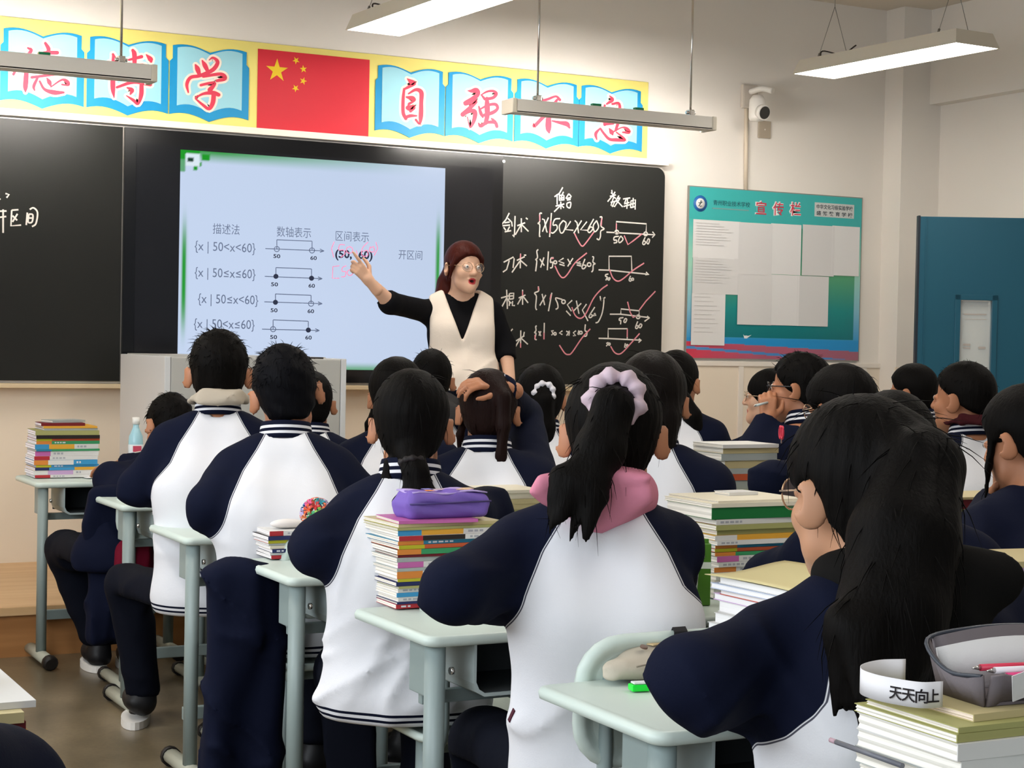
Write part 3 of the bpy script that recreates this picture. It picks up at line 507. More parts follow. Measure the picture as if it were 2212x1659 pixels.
p, q_ = NBR(1187, 228), NBR(1520, 358); box('name_plate', p[0]-nb_o[0], q_[0]-nb_o[0], -0.019, -0.0172, NBR(1350, 355)[2]-nb_o[2], NBR(1350, 236)[2]-nb_o[2], mat('plate_grey', 'D3D7D4', 0.4), ps, 0.0)
nb_text('中华文化习俗实验学校', 1198, 1508, 276, 0.030, mat('plate_ink', '3E4A52', 0.5), 0.02, -0.0196); nb_text('盛 航 教 育 学 校', 1198, 1508, 330, 0.028, mat('plate_ink', '3E4A52', 0.5), 0.02, -0.0196)
c0 = NBR(210, 235); bm = bmesh.new(); lathe(bm, [(0.0, 0), (0.048, 0), (0.048, 0.002), (0.0, 0.002)], 32); em = bmobj('school_emblem', bm, mat('emblem_blue', '2E6DB4', 0.4), ps); em.rotation_euler = (R(90), 0, 0); em.location = (c0[0]-nb_o[0], -0.0172, c0[2]-nb_o[2])
bm = bmesh.new(); lathe(bm, [(0.0, 0.002), (0.031, 0.002), (0.031, 0.0032), (0.0, 0.0032)], 28); bmobj('emblem_disc', bm, WHT, em)
bm = bmesh.new()
for pts, r_ in (([(-0.012, -0.016, .0036), (-0.002, -0.002, .0036), (0.004, 0.018, .0036)], 0.003), ([(-0.014, 0.004, .0036), (0.0, 0.002, .0036), (0.012, 0.010, .0036)], 0.0026), ([(-0.004, -0.018, .0036), (0.008, -0.014, .0036)], 0.0024)): tube(bm, smooth_poly(pts), r_, 6)
bmobj('emblem_mark', bm, mat('emblem_ink', '2C3A34', 0.5), em)
bm = bmesh.new(); d0 = NBR(600, 1370)   # small white bird
prism(bm, [(d0[0]-nb_o[0]+x, d0[2]-nb_o[2]+z) for x, z in ((-0.02, 0.012), (-0.012, 0.004), (0.0, 0.006), (0.016, 0.004), (0.04, 0.01), (0.02, -0.002), (0.006, -0.012), (-0.012, -0.012))], -0.0186, -0.017); bmobj('bird_mark', bm, WHT, ps)
# ---------------------------------------------------------------- surveillance camera with its conduit, outlet plate
sc = thing('surveillance_camera', 'white dome surveillance camera on a wall arm above the notice board', 'camera', (5.93, YW, 2.86)); so = np.array([5.93, YW, 2.86]); WPL = mat('plastic_white', 'E9E4DC', 0.4, 0.4)
bm = bmesh.new(); bx(bm, -0.055, 0.055, -0.035, -0.001, -0.10, 0.045, bev=0.012); bmobj('wall_bracket', bm, mat('bracket_grey', 'C9BFB2', 0.5), sc)
tubeobj('bracket_arm', smooth_poly([(0, -0.03, 0.0), (0.02, -0.12, 0.01), (0.05, -0.19, -0.01)]), 0.018, WPL, sc)
cc = atd(1636, 232, 10.05); cl = cc-so
bm = bmesh.new(); lathe(bm, [(0.0, 0.075), (0.03, 0.07), (0.047, 0.045), (0.05, 0.0), (0.05, -0.06), (0.042, -0.078), (0.0, -0.085)], 20, (cl[0], cl[1], cl[2])); hb = bmobj('camera_housing', bm, WPL, sc)
fwd = Vector(CAM-cc).normalized(); sd = Vector((0.1, -1, -0.25)).normalized(); lc = Vector(cl)+Vector((0.0, -0.035, -0.03))
tubeobj('camera_eye', [lc, lc+sd*0.035], 0.044, WPL, hb, 24); tubeobj('camera_lens', [lc+sd*0.034, lc+sd*0.039], 0.037, mat('lens_black', '14110F', 0.08, 0.6), hb, 24)
cdt = tubeobj('cable_conduit', [(5.925, 8.488, 2.275), (5.915, 8.488, 2.77)], 0.012, mat('conduit_cream', 'E0D0BA', 0.5), None, 8); tag(cdt, 'cream cable conduit running from the notice board up to the surveillance camera', 'conduit')
p = onY(1652, 280, 8.49); ol = thing('wall_socket_plate', 'small square grey cover plate on the wall below the surveillance camera', 'wall plate', (p[0], YW, p[2]))
bm = bmesh.new(); bx(bm, -0.045, 0.045, -0.012, -0.0005, -0.052, 0.052, bev=0.004); bmobj('cover', bm, mat('plate_warm_grey', 'AFA28F', 0.5), ol)
tubeobj('cover_screw', [(0, -0.0115, 0), (0, -0.0135, 0)], 0.005, GREYM, ol, 8)
# ---------------------------------------------------------------- the open door
th = R(-29.5); dr = thing('classroom_door', 'teal door leaf standing open by the right wall, paper on its narrow window', 'door', (6.42, 7.49, 0.0), th); dr['kind'] = 'structure'; dr.name = 'door_1'
TEAL = mat('door_teal', '1C5468', 0.35, 0.4); TEALD = mat('door_rim_dark', '1E2630', 0.4, 0.4)
bm = bmesh.new(); W1_, W2_ = 0.235, 0.41
def dbx(x0, x1, z0, z1): bx(bm, x0, x1, 0, 0.045, z0, z1)
dbx(0.0, W1_, 0.01, 2.085); dbx(W2_, 0.95, 0.01, 2.085); dbx(W1_, W2_, 1.62, 2.085); dbx(W1_, W2_, 0.01, 1.02); bmobj('door_leaf', bm, TEAL, dr)
box('door_edge', -0.012, 0.0, -0.002, 0.047, 0.01, 2.09, TEALD, dr)
bm = bmesh.new(); bx(bm, 0.03, 0.036, -0.004, 0, 0.01, 2.08); bmobj('edge_bead', bm, TEAL, dr)
bm = bmesh.new()
for x0, x1, z0, z1 in ((W1_-0.03, W1_, 0.99, 1.65), (W2_, W2_+0.03, 0.99, 1.65), (W1_-0.03, W2_+0.03, 1.62, 1.65), (W1_-0.03, W2_+0.03, 0.99, 1.02)): bx(bm, x0, x1, -0.008, 0, z0, z1, bev=0.002)
bmobj('window_frame', bm, TEAL, dr)
gl = box('window_pane', W1_, W2_, 0.02, 0.024, 1.02, 1.62, mat('pane_glass', 'DDE6E6', 0.05, 0.5, alpha=0.35), dr)
pp = box('posted_sheet', W1_+0.004, W2_-0.014, 0.0245, 0.0255, 1.02, 1.615, mat('paper_cream', 'E9DED2', 0.7, 0.1), dr)
bm = bmesh.new()
for x0, x1, z, hh in ((.26, .385, 1.545, .008), (.265, .385, 1.515, .003), (.26, .30, 1.375, .012), (.26, .30, 1.355, .008), (.345, .385, 1.36, .014), (.265, .305, 1.27, .01), (.28, .29, 1.25, .008), (.30, .385, 1.21, .012)): bx(bm, x0, x1, 0.0195, 0.01985, z-hh, z)
bmobj('sheet_print', bm, mat('print_grey', 'B5ACA4', 0.7), pp)
tubeobj('door_lever', [(0.055, -0.005, 1.0), (0.055, -0.05, 1.0), (0.17, -0.05, 1.0)], 0.009, CHROME, dr)
# ---------------------------------------------------------------- lectern
lc_ = thing('lectern', 'large light grey metal lectern on the platform in front of the display', 'lectern', (2.06, 7.32, 0.209))
LG = mat('lectern_grey', 'B9B7B1', 0.45, 0.4, var=(3, 0.02)); LGL = mat('lectern_grey_side', 'D6D6D6', 0.45, 0.4)
box('lectern_body', 0.028, 0.825, 0.003, 0.76, 0.0, 1.03, LG, lc_, 0.006)
box('side_panel', 0.0, 0.027, 0.0, 0.765, 0.0, 1.032, LGL, lc_, 0.004); box('side_panel', 0.826, 0.852, 0.0, 0.765, 0.0, 1.032, LGL, lc_, 0.004)
box('top_lip', 0.03, 0.825, 0.2, 0.755, 1.03, 1.036, LG, lc_); box('cable_cover', 0.68, 0.75, 0.03, 0.09, 1.03, 1.037, mat('dark_metal', '2A2622', 0.4), lc_)
# ---------------------------------------------------------------- people: smooth distance fields turned into one surface each
f32 = np.float32
def V3(*a): return np.array(a, f32)
def smin(a, b, k):
    h = np.clip(0.5+0.5*(b-a)/k, 0, 1); return b+(a-b)*h-k*h*(1-h)
def smax(a, b, k): return -smin(-a, -b, k)
def cap(P, a, b, ra, rb=None):
    rb = ra if rb is None else rb; a = np.asarray(a, f32); b = np.asarray(b, f32); ba = b-a; pa = P-a
    h = np.clip(pa@ba/max(float(ba@ba), 1e-9), 0, 1); return np.linalg.norm(pa-h[:, None]*ba, axis=1)-(ra+(rb-ra)*h)
def ell(P, c, r, Rm=None):
    q = P-np.asarray(c, f32)
    if Rm is not None: q = q@Rm
    r = np.asarray(r, f32); k0 = np.linalg.norm(q/r, axis=1); k1 = np.linalg.norm(q/(r*r), axis=1); return k0*(k0-1)/np.maximum(k1, 1e-6)
def chain(P, pts, rads, k=0.012):
    d = None
    for i in range(len(pts)-1):
        e = cap(P, pts[i], pts[i+1], rads[i], rads[i+1]); d = e if d is None else smin(d, e, k)
    return d
def rot3(yaw=0, pitch=0, roll=0):
    """yaw > 0 turns to the local right, pitch > 0 bows the head, roll > 0 tips it to the right"""
    return np.array(Euler((-R(pitch), R(roll), 0)).to_matrix(), f32) if False else (np.array(Matrix.Rotation(-R(yaw), 3, 'Z') @ Matrix.Rotation(-R(pitch), 3, 'X') @ Matrix.Rotation(R(roll), 3, 'Y'), f32))
def axis(lo, hi, coarse, fine=None, flo=None, fhi=None):
    if fine is None: return np.linspace(lo, hi, max(3, int(round((hi-lo)/coarse))+1)).astype(f32)
    flo, fhi = max(lo, flo), min(hi, fhi); out = []
    if flo-lo > 1e-4: out += list(np.linspace(lo, flo, max(1, int(math.ceil((flo-lo)/coarse)))+1)[:-1])
    out += list(np.linspace(flo, fhi, max(1, int(math.ceil((fhi-flo)/fine)))+1))
    if hi-fhi > 1e-4: out += list(np.linspace(fhi, hi, max(1, int(math.ceil((hi-fhi)/coarse)))+1)[1:])
    return np.array(out, f32)
def snet(fn, xs, ys, zs):
    """surface nets on a rectilinear grid; fn takes (N,3) points"""
    nx, ny, nz = len(xs), len(ys), len(zs)
    G = np.stack(np.meshgrid(xs, ys, zs, indexing='ij'), -1).reshape(-1, 3)
    F = np.empty(len(G), f32); ch = 400000
    for i in range(0, len(G), ch): F[i:i+ch] = fn(G[i:i+ch])
    F = F.reshape(nx, ny, nz)
    F[0], F[-1] = np.maximum(F[0], 1e-3), np.maximum(F[-1], 1e-3); F[:, 0], F[:, -1] = np.maximum(F[:, 0], 1e-3), np.maximum(F[:, -1], 1e-3); F[:, :, 0], F[:, :, -1] = np.maximum(F[:, :, 0], 1e-3), np.maximum(F[:, :, -1], 1e-3)
    S = F < 0
    cnt = sum(S[i:nx-1+i, j:ny-1+j, k:nz-1+k].astype(np.int8) for i in (0, 1) for j in (0, 1) for k in (0, 1))
    act = (cnt > 0) & (cnt < 8); I, J, K = np.nonzero(act); n = len(I)
    idx = -np.ones(act.shape, np.int64); idx[I, J, K] = np.arange(n)
    acc = np.zeros((n, 3), f32); num = np.zeros(n, f32); A = (xs, ys, zs)
    cs = [(i, j, k) for i in (0, 1) for j in (0, 1) for k in (0, 1)]
    for a in cs:
        for ax in range(3):
            if a[ax]: continue
            b = list(a); b[ax] = 1
            fa = F[I+a[0], J+a[1], K+a[2]]; fb = F[I+b[0], J+b[1], K+b[2]]; m = (fa < 0) != (fb < 0)
            t = np.where(m, fa/np.where(m, fa-fb, 1), 0)
            pa = np.stack([xs[I+a[0]], ys[J+a[1]], zs[K+a[2]]], 1); pb = np.stack([xs[I+b[0]], ys[J+b[1]], zs[K+b[2]]], 1)
            acc += np.where(m[:, None], pa+t[:, None]*(pb-pa), 0); num += m
    V = acc/num[:, None]; Q = []
    for ax in range(3):
        s0 = [slice(None)]*3; s1 = [slice(None)]*3; s0[ax] = slice(0, -1); s1[ax] = slice(1, None)
        d = S[tuple(s0)] != S[tuple(s1)]; i, j, k = np.nonzero(d); o1, o2 = [(1, 2), (2, 0), (0, 1)][ax]
        c = [i, j, k]; ok = (c[o1] > 0) & (c[o2] > 0) & (c[o1] < (ny-1, nz-1, nx-1)[ax]) & (c[o2] < (nz-1, nx-1, ny-1)[ax])
        c = [v[ok] for v in c]; ins = S[tuple(c)]
        def cell(p, q): e = [v.copy() for v in c]; e[o1] = e[o1]-p; e[o2] = e[o2]-q; return idx[e[0], e[1], e[2]]
        q = np.stack([cell(1, 1), cell(0, 1), cell(0, 0), cell(1, 0)], 1); q = np.where(ins[:, None], q, q[:, ::-1]); Q.append(q[(q >= 0).all(1)])
    return V, np.concatenate(Q)
def relax(V, Q, it=2):
    e = np.concatenate([Q[:, [0, 1]], Q[:, [1, 2]], Q[:, [2, 3]], Q[:, [3, 0]]]); n = len(V)
    for _ in range(it):
        s = np.zeros_like(V); c = np.zeros(n, f32)
        for a, b in ((0, 1), (1, 0)):
            np.add.at(s, e[:, a], V[e[:, b]]); np.add.at(c, e[:, a], 1)
        V = 0.5*V+0.5*s/np.maximum(c, 1)[:, None]
    return V
def meshobj(name, V, Q, m, parent, attrs=None):
    me = bpy.data.meshes.new(name); me.vertices.add(len(V)); me.vertices.foreach_set('co', np.ascontiguousarray(V, f32).ravel())
    me.loops.add(len(Q)*4); me.loops.foreach_set('vertex_index', Q.astype(np.int32).ravel()); me.polygons.add(len(Q))
    me.polygons.foreach_set('loop_start', np.arange(0, len(Q)*4, 4, dtype=np.int32)); me.polygons.foreach_set('use_smooth', np.ones(len(Q), bool)); me.update(calc_edges=True)
    for k, v in (attrs or {}).items(): me.attributes.new(k, 'FLOAT', 'POINT').data.foreach_set('value', v.astype(f32))
    return link(name, me, parent, m)
def sdfobj(name, fn, lo, hi, step, m, parent, attr=None, fine=None, flo=None, fhi=None, it=1):
    ax = [axis(lo[i], hi[i], step, fine, flo[i] if fine else None, fhi[i] if fine else None) for i in range(3)]
    V, Q = snet(fn, *ax); V = relax(V, Q, it)
    return meshobj(name, V, Q, m, parent, attr(V) if attr else None)
def folds(P, amp, seed=0, sc=1.0):
    r = np.random.RandomState(seed); d = 0
    for i in range(5):
        k = r.normal(size=3); k /= np.linalg.norm(k); k2 = r.normal(size=3)*6*sc; fr = r.uniform(14, 32)*sc
        d = d+np.sin(P@(k*fr).astype(f32)+1.8*np.sin(P@k2.astype(f32)+r.uniform(0, 6))+r.uniform(0, 6))
    return (amp/3*d).astype(f32)
def creases(P, amp, seed, vert=2.2, f0=20, f1=36):
    r = np.random.RandomState(seed); d = 0
    for i in range(3):
        k = r.normal(size=3)*np.array([1, 1, vert]); k /= np.linalg.norm(k); k2 = r.normal(size=3)*9
        d = d+(1-np.abs(np.sin(P@(k*r.uniform(f0, f1)).astype(f32)*0.5+1.3*np.sin(P@k2.astype(f32)+r.uniform(0, 6)))))**2.5*np.clip(0.5+0.9*np.sin(P@(r.normal(size=3)*12).astype(f32)), 0, 1)
    return (-amp*d).astype(f32)
def sstep(a, b, x): t = np.clip((x-a)/(b-a), 0, 1); return t*t*(3-2*t)
# --- cloth, skin, hair
def attr_node(nt, name): a = nt.nodes.new('ShaderNodeAttribute'); a.attribute_name = name; return a.outputs['Fac']
def thresh(nt, src, lo, hi):
    m = nt.nodes.new('ShaderNodeMapRange'); m.inputs['From Min'].default_value = lo; m.inputs['From Max'].default_value = hi; nt.links.new(src, m.inputs['Value']); return m.outputs['Result']
def mixc(nt, fac, a, b):
    m = nt.nodes.new('ShaderNodeMix'); m.data_type = 'RGBA'; nt.links.new(fac, m.inputs['Factor'])
    for s, v in (('A', a), ('B', b)):
        if isinstance(v, tuple): m.inputs[s].default_value = (*v, 1)
        else: nt.links.new(v, m.inputs[s])
    return m.outputs['Result']
def weave(m, strength=0.15):
    nt, b = nodes(m); tc = nt.nodes.new('ShaderNodeTexCoord'); n = nt.nodes.new('ShaderNodeTexNoise'); n.inputs['Scale'].default_value = 320; n.inputs['Detail'].default_value = 2
    n2 = nt.nodes.new('ShaderNodeTexNoise'); n2.inputs['Scale'].default_value = 14; n2.inputs['Detail'].default_value = 3; n2.inputs['Distortion'].default_value = 0.6
    a = nt.nodes.new('ShaderNodeMath'); a.operation = 'MULTIPLY_ADD'; a.inputs[1].default_value = 6.0
    nt.links.new(tc.outputs['Object'], n.inputs['Vector']); nt.links.new(tc.outputs['Object'], n2.inputs['Vector']); nt.links.new(n2.outputs['Fac'], a.inputs[0]); nt.links.new(n.outputs['Fac'], a.inputs[2])
    bp = nt.nodes.new('ShaderNodeBump'); bp.inputs['Strength'].default_value = strength; bp.inputs['Distance'].default_value = 0.002
    nt.links.new(a.outputs[0], bp.inputs['Height']); nt.links.new(bp.outputs['Normal'], b.inputs['Normal'])
    b.inputs['Specular IOR Level'].default_value = 0.1; return m
NAVY, WHITE_C = '0D1226', 'E0E0E4'
def jacket_mat():
    m = mat('uniform_jersey', WHITE_C, 0.85, 0.15); nt, b = nodes(m); s = attr_node(nt, 'seam')
    c = mixc(nt, thresh(nt, s, -0.0006, 0.0006), lin(WHITE_C), lin(NAVY))
    absn = nt.nodes.new('ShaderNodeMath'); absn.operation = 'ABSOLUTE'; sh = nt.nodes.new('ShaderNodeMath'); sh.operation = 'ADD'; sh.inputs[1].default_value = 0.003; nt.links.new(s, sh.inputs[0]); nt.links.new(sh.outputs[0], absn.inputs[0])
    c = mixc(nt, thresh(nt, absn.outputs[0], 0.0018, 0.0010), c, lin('4A4A55')); 
    h = attr_node(nt, 'hem')
    for cz in (0.016, 0.030):
        cm_ = nt.nodes.new('ShaderNodeMath'); cm_.operation = 'COMPARE'; cm_.inputs[1].default_value = cz; cm_.inputs[2].default_value = 0.0032; nt.links.new(h, cm_.inputs[0]); c = mixc(nt, cm_.outputs[0], c, lin(NAVY))
    nt.links.new(c, b.inputs['Base Color']); return weave(m)
JACKET = jacket_mat()
JNAVY = weave(mat('navy_cloth', NAVY, 0.85, 0.15)); TROU = weave(mat('navy_trousers', '0B0E19', 0.85, 0.15)); BLACKC = weave(mat('black_knit', '0E0E11', 0.85, 0.15), 0.25)
PINKC = weave(mat('pink_fleece', 'D08398', 0.85, 0.15)); BEIGEC = weave(mat('beige_fleece', 'B3A898', 0.85, 0.15)); GREYC = weave(mat('charcoal_fleece', '3A3838', 0.9, 0.1)); BLKF = weave(mat('black_fleece', '121110', 0.9, 0.1)); MAROON = weave(mat('maroon_knit', '3A1418', 0.9, 0.1))
VESTC = weave(mat('cream_knit', 'E8DACB', 0.85, 0.15), 0.3)
def skin_mat(name, c, lip=None):
    m = mat(name, c, 0.5, 0.35); nt, b = nodes(m); b.inputs['Subsurface Weight'].default_value = 0.08; b.inputs['Subsurface Radius'].default_value = (0.012, 0.005, 0.003); b.inputs['Subsurface Scale'].default_value = 0.3
    base = lin(c); cc = mixc(nt, thresh(nt, attr_node(nt, 'lips'), 0.3, 0.8), base, lin(lip or 'A8605A')); cc = mixc(nt, thresh(nt, attr_node(nt, 'brow'), 0.3, 0.7), cc, lin('2A1F1C')); cc = mixc(nt, thresh(nt, attr_node(nt, 'mouth'), 0.3, 0.7), cc, lin('3A1012')); nt.links.new(cc, b.inputs['Base Color']); return m
SKIN = skin_mat('skin_tan', 'AE7656'); SKINM = skin_mat('skin_mid', 'B98868')
SKINF = skin_mat('skin_fair', 'D9AC90', 'B8383C')
def hair_mat(name, c, rough=0.42):
    m = mat(name, c, rough, 0.06); nt, b = nodes(m); tc = nt.nodes.new('ShaderNodeTexCoord'); mp = nt.nodes.new('ShaderNodeMapping'); mp.inputs['Scale'].default_value = (170, 170, 9)
    n = nt.nodes.new('ShaderNodeTexNoise'); n.inputs['Scale'].default_value = 1; n.inputs['Detail'].default_value = 3; n.inputs['Distortion'].default_value = 0.4
    bp = nt.nodes.new('ShaderNodeBump'); bp.inputs['Strength'].default_value = 0.5; bp.inputs['Distance'].default_value = 0.004
    nt.links.new(tc.outputs['Object'], mp.inputs['Vector']); nt.links.new(mp.outputs['Vector'], n.inputs['Vector']); nt.links.new(n.outputs['Fac'], bp.inputs['Height']); nt.links.new(bp.outputs['Normal'], b.inputs['Normal']); return m
HAIR = hair_mat('hair_black', '0B0908', 0.6); HAIRB = hair_mat('hair_blue_black', '0A0A0E', 0.6); HAIRR = hair_mat('hair_auburn', '3E1812', 0.4)
SHOE = mat('shoe_black', '141417', 0.5); SOLE = mat('sole_white', 'E4E0DA', 0.5); EYEW = mat('eye_white', 'E6DFD8', 0.3); IRIS = mat('eye_dark', '1A100C', 0.15, 0.5)
FRAMEB = mat('glasses_black', '17161A', 0.25, 0.5); FRAMEG = mat('glasses_gold', 'C9A98A', 0.25, 0.5, metal=0.6); LENS = mat('glasses_lens', 'F0F4F4', 0.05, 0.5, alpha=0.12)
def face_sdf(p, mouth=0.0):
    """head in its own frame: origin between the ears, +y to the front"""
    d = ell(p, (0, -0.012, 0.028), (0.076, 0.096, 0.088)); d = smin(d, ell(p, (0, 0.030, -0.045), (0.058, 0.060, 0.074)), 0.03)
    d = smin(d, cap(p, (-0.036, 0.035, -0.075), (0, 0.072, -0.100), 0.022, 0.020), 0.03); d = smin(d, cap(p, (0.036, 0.035, -0.075), (0, 0.072, -0.100), 0.022, 0.020), 0.03)
    for s in (-1, 1):
        d = smin(d, ell(p, (s*0.040, 0.058, -0.032), (0.024, 0.022, 0.022)), 0.02)            # cheek
        d = smax(d, -ell(p, (s*0.031, 0.096, 0.004), (0.018, 0.012, 0.010)), 0.014)            # eye socket
        e = ell(p, (s*0.090, -0.016, -0.014), (0.0095, 0.026, 0.035), rot3(s*42)); e = smax(e, -ell(p, (s*0.099, -0.004, -0.010), (0.007, 0.012, 0.018), rot3(s*42)), 0.006); d = smin(d, e, 0.008)
        d = smin(d, ell(p, (s*0.031, 0.079, 0.003), (0.016, 0.011, 0.0105)), 0.006)            # lids
    n = cap(p, (0, 0.088, 0.010), (0, 0.108, -0.028), 0.009, 0.0125)
    for s in (-1, 1): n = smin(n, ell(p, (s*0.012, 0.098, -0.031), (0.009, 0.010, 0.008)), 0.008)
    d = smin(d, n, 0.012)
    d = smin(d, ell(p, (0, 0.087, -0.059+mouth*0.3), (0.023, 0.010, 0.006)), 0.008); d = smin(d, ell(p, (0, 0.084, -0.070-mouth*0.6), (0.019, 0.010, 0.007)), 0.008)
    if mouth: d = smax(d, -ell(p, (0, 0.094, -0.065-mouth*0.2), (0.014, 0.016, mouth)), 0.003)
    return d
def face_attrs(p, mouth=0.0):
    lips = np.clip(1-np.maximum(ell(p, (0, 0.094, -0.065-mouth*0.25), (0.021, 0.012, 0.0095+mouth*0.8)), 0)/0.003, 0, 1)
    br = np.zeros(len(p), f32)
    for s in (-1, 1): br = np.maximum(br, 1.3-np.maximum(cap(p, (s*0.014, 0.098, 0.021), (s*0.046, 0.080, 0.024), 0.003, 0.0016), 0)/0.0022)
    mo = (ell(p, (0, 0.082, -0.065-mouth*0.2), (0.012, 0.012, max(mouth, 0.001)*0.9)) < 0.001)*(mouth > 0)
    return {'lips': np.clip(lips, 0, 1)*(p[:, 1] > 0.05), 'brow': np.clip(br, 0, 1)*(p[:, 1] > 0.04), 'mouth': mo.astype(f32)}
def hand_sdf(p, W, d, n, side, curl, spread=0.06, point=False, s=1.0):
    """open hand: wrist W, direction d of the fingers, n out of the back of the hand, side +1 puts the thumb along d x n"""
    d = np.array(d, float); d /= np.linalg.norm(d); n = np.array(n, float); n -= d*(n@d); n /= np.linalg.norm(n); u = np.cross(d, n)*side
    k = []; W = np.array(W, float)
    for i, (off, L) in enumerate(((0.026, 0.92), (0.009, 1.0), (-0.009, 0.94), (-0.025, 0.76))):
        base = W+d*0.085*s*(1-0.06*abs(i-1))+u*off*s; k.append((W+u*off*0.6*s, base, 0.013*s, 0.0105*s)); c = curl[i] if isinstance(curl, (list, tuple)) else curl
        dirn = d+u*spread*(1.5-i); dirn /= np.linalg.norm(dirn); q = base; ang = 0
        for seg, (l, r0, r1) in enumerate(((0.044, .0098, .009), (0.027, .009, .0082), (0.022, .0082, .0066))):
            ang += c*(0.75, 1.0, 0.7)[seg]; v = dirn*math.cos(ang)-n*math.sin(ang); q2 = q+v*l*L*s; k.append((q, q2, r0*s, r1*s)); q = q2
    t0 = W+d*0.022*s+u*0.026*s-n*0.006; t1 = t0+(d*0.7+u*0.75-n*0.3)*0.036*s; t2 = t1+(d*0.9+u*0.25-n*0.35)*0.030*s; t3 = t2+(d*0.95-n*0.3)*0.022*s
    k += [(t0, t1, .0135*s, .0115*s), (t1, t2, .0105*s, .0095*s), (t2, t3, .0095*s, .0075*s)]
    D = None
    for i, (a, b, ra, rb) in enumerate(k):
        e = cap(p, a, b, ra, rb); D = e if D is None else smin(D, e, 0.009 if i % 4 == 0 and i < 16 else 0.004)
    return D
def glasses(parent, H, Rh, m, round_=True, sc=1.0):
    """wire spectacles sitting on the nose, temples back to the ears"""
    bm = bmesh.new(); T = lambda p: Vector(H+Rh@np.array(p, float))
    for s in (-1, 1):
        pts = [T((s*0.034+0.025*sc*math.cos(a), 0.104-0.012*abs(math.cos(a))*(1 if s*math.cos(a) > 0 else 0.2), 0.001+0.022*sc*math.sin(a)*(1 if round_ else 0.8))) for a in np.linspace(0, 2*math.pi, 21)]
        tube(bm, pts, 0.0016 if m is FRAMEG else 0.0024, 6, caps=False); tube(bm, [T((s*0.058, 0.098, 0.006)), T((s*0.078, 0.05, 0.006)), T((s*0.082, -0.005, 0.006)), T((s*0.083, -0.02, -0.012))], 0.0016 if m is FRAMEG else 0.0024, 6)
    tube(bm, [T((-0.011, 0.106, 0.004)), T((0, 0.110, 0.008)), T((0.011, 0.106, 0.004))], 0.0016, 6)
    g = bmobj('glasses', bm, m, parent); bm = bmesh.new()
    for s in (-1, 1): bm.faces.new([bm.verts.new(T((s*0.034+0.024*sc*math.cos(a), 0.1035-0.012*abs(math.cos(a))*(1 if s*math.cos(a) > 0 else 0.2), 0.001+0.021*sc*math.sin(a)*(1 if round_ else 0.8)))) for a in np.linspace(0, 2*math.pi, 20)[:-1]])
    bmobj('lens_pair', bm, LENS, g); return g
def eyes(parent, H, Rh, shut=False):
    for s in (-1, 1):
        bm = bmesh.new(); r = 0.0125; c = H+Rh@np.array((s*0.031, 0.0835, 0.003)); f = Rh@np.array((s*0.10, 1, -0.02)); f /= np.linalg.norm(f)
        bmesh.ops.create_uvsphere(bm, u_segments=14, v_segments=9, radius=0.0098, matrix=Matrix.Translation(Vector(c))); e = bmobj('eye', bm, EYEW, parent, True)
        bm = bmesh.new(); tube(bm, [Vector(c+f*0.0082), Vector(c+f*0.0101)], 0.0050, 12); bmobj('iris', bm, IRIS, e)
NAPE = {'short': ([-.12, -.085, -.055, -.03, .0, .03, .055, .075, .12], [-.085, -.08, -.075, -.045, -.02, .01, .035, .062, .064]),
        'fade': ([-.12, -.085, -.055, -.02, .02, .05, .075, .12], [-.055, -.05, -.035, -.01, .02, .04, .066, .068]),
        'tied': ([-.12, -.085, -.055, -.03, -.005, .02, .05, .08, .12], [-.10, -.098, -.08, -.03, .0, .0, .02, .058, .062]),
        'long': ([-.12, -.05, -.02, .02, .045, .07, .09, .12], [-.2, -.2, -.16, -.12, -.08, .04, .06, .062]),
        'bangs': ([-.12, -.085, -.055, -.03, -.005, .03, .06, .09, .12], [-.10, -.098, -.08, -.04, -.03, -.03, .0, .022, .026])}
def hair_fn(style, thick, chains, seed, rough=0.0):
    xs, zs = NAPE[style]
    def fn(p):
        d = smin(ell(p, (0, -0.014, 0.030), (0.078+thick*(0.65 if style in ('short', 'fade') else 1), 0.099+thick, 0.091+thick)), ell(p, (0, -0.035, -0.038), (0.058+thick*0.7, 0.056+thick, 0.066)), 0.03)
        line = np.interp(p[:, 1], xs, zs).astype(f32); d = smax(d, (line-p[:, 2])*0.8, 0.010)
        for s in (-1, 1): d = smax(d, -ell(p, (s*0.096, -0.006, -0.020), (0.024, 0.028, 0.042)), 0.008) if style not in ('long',) else d
        if rough:
            r = np.random.RandomState(seed)
            for i in range(4):
                k = r.normal(size=3)*(70+30*i); d = d+(rough*0.35*np.sin(p@k.astype(f32)+r.uniform(0, 6))).astype(f32)
        for pts, rads, k in chains: d = smin(d, chain(p, pts, rads), k)
        gr = np.sin(np.arctan2(p[:, 0], -p[:, 1]-0.02)*26+3*np.sin(p[:, 2]*18+seed))*0.0011
        return d+gr.astype(f32)
    return fn
def strands(root, tip, n, r0, spread, seed, sag=0.0, tipr=0.0015):
    """a tail of hair: one thick core and loose pointed locks"""
    rs = np.random.RandomState(seed); root = np.array(root, float); tip = np.array(tip, float); out = []
    for i in range(n):
        a = rs.uniform(-1, 1, 3)*np.array([spread, spread*0.5, 0.02]); t = tip+a+np.array([0, 0, rs.uniform(-0.03, 0.035)]); m = (root+t)/2+np.array([a[0]*0.5, sag, 0.01])
        out.append(([root, m, t], [r0, r0*0.85, tipr], 0.012))
    return out
PEOPLE = {}
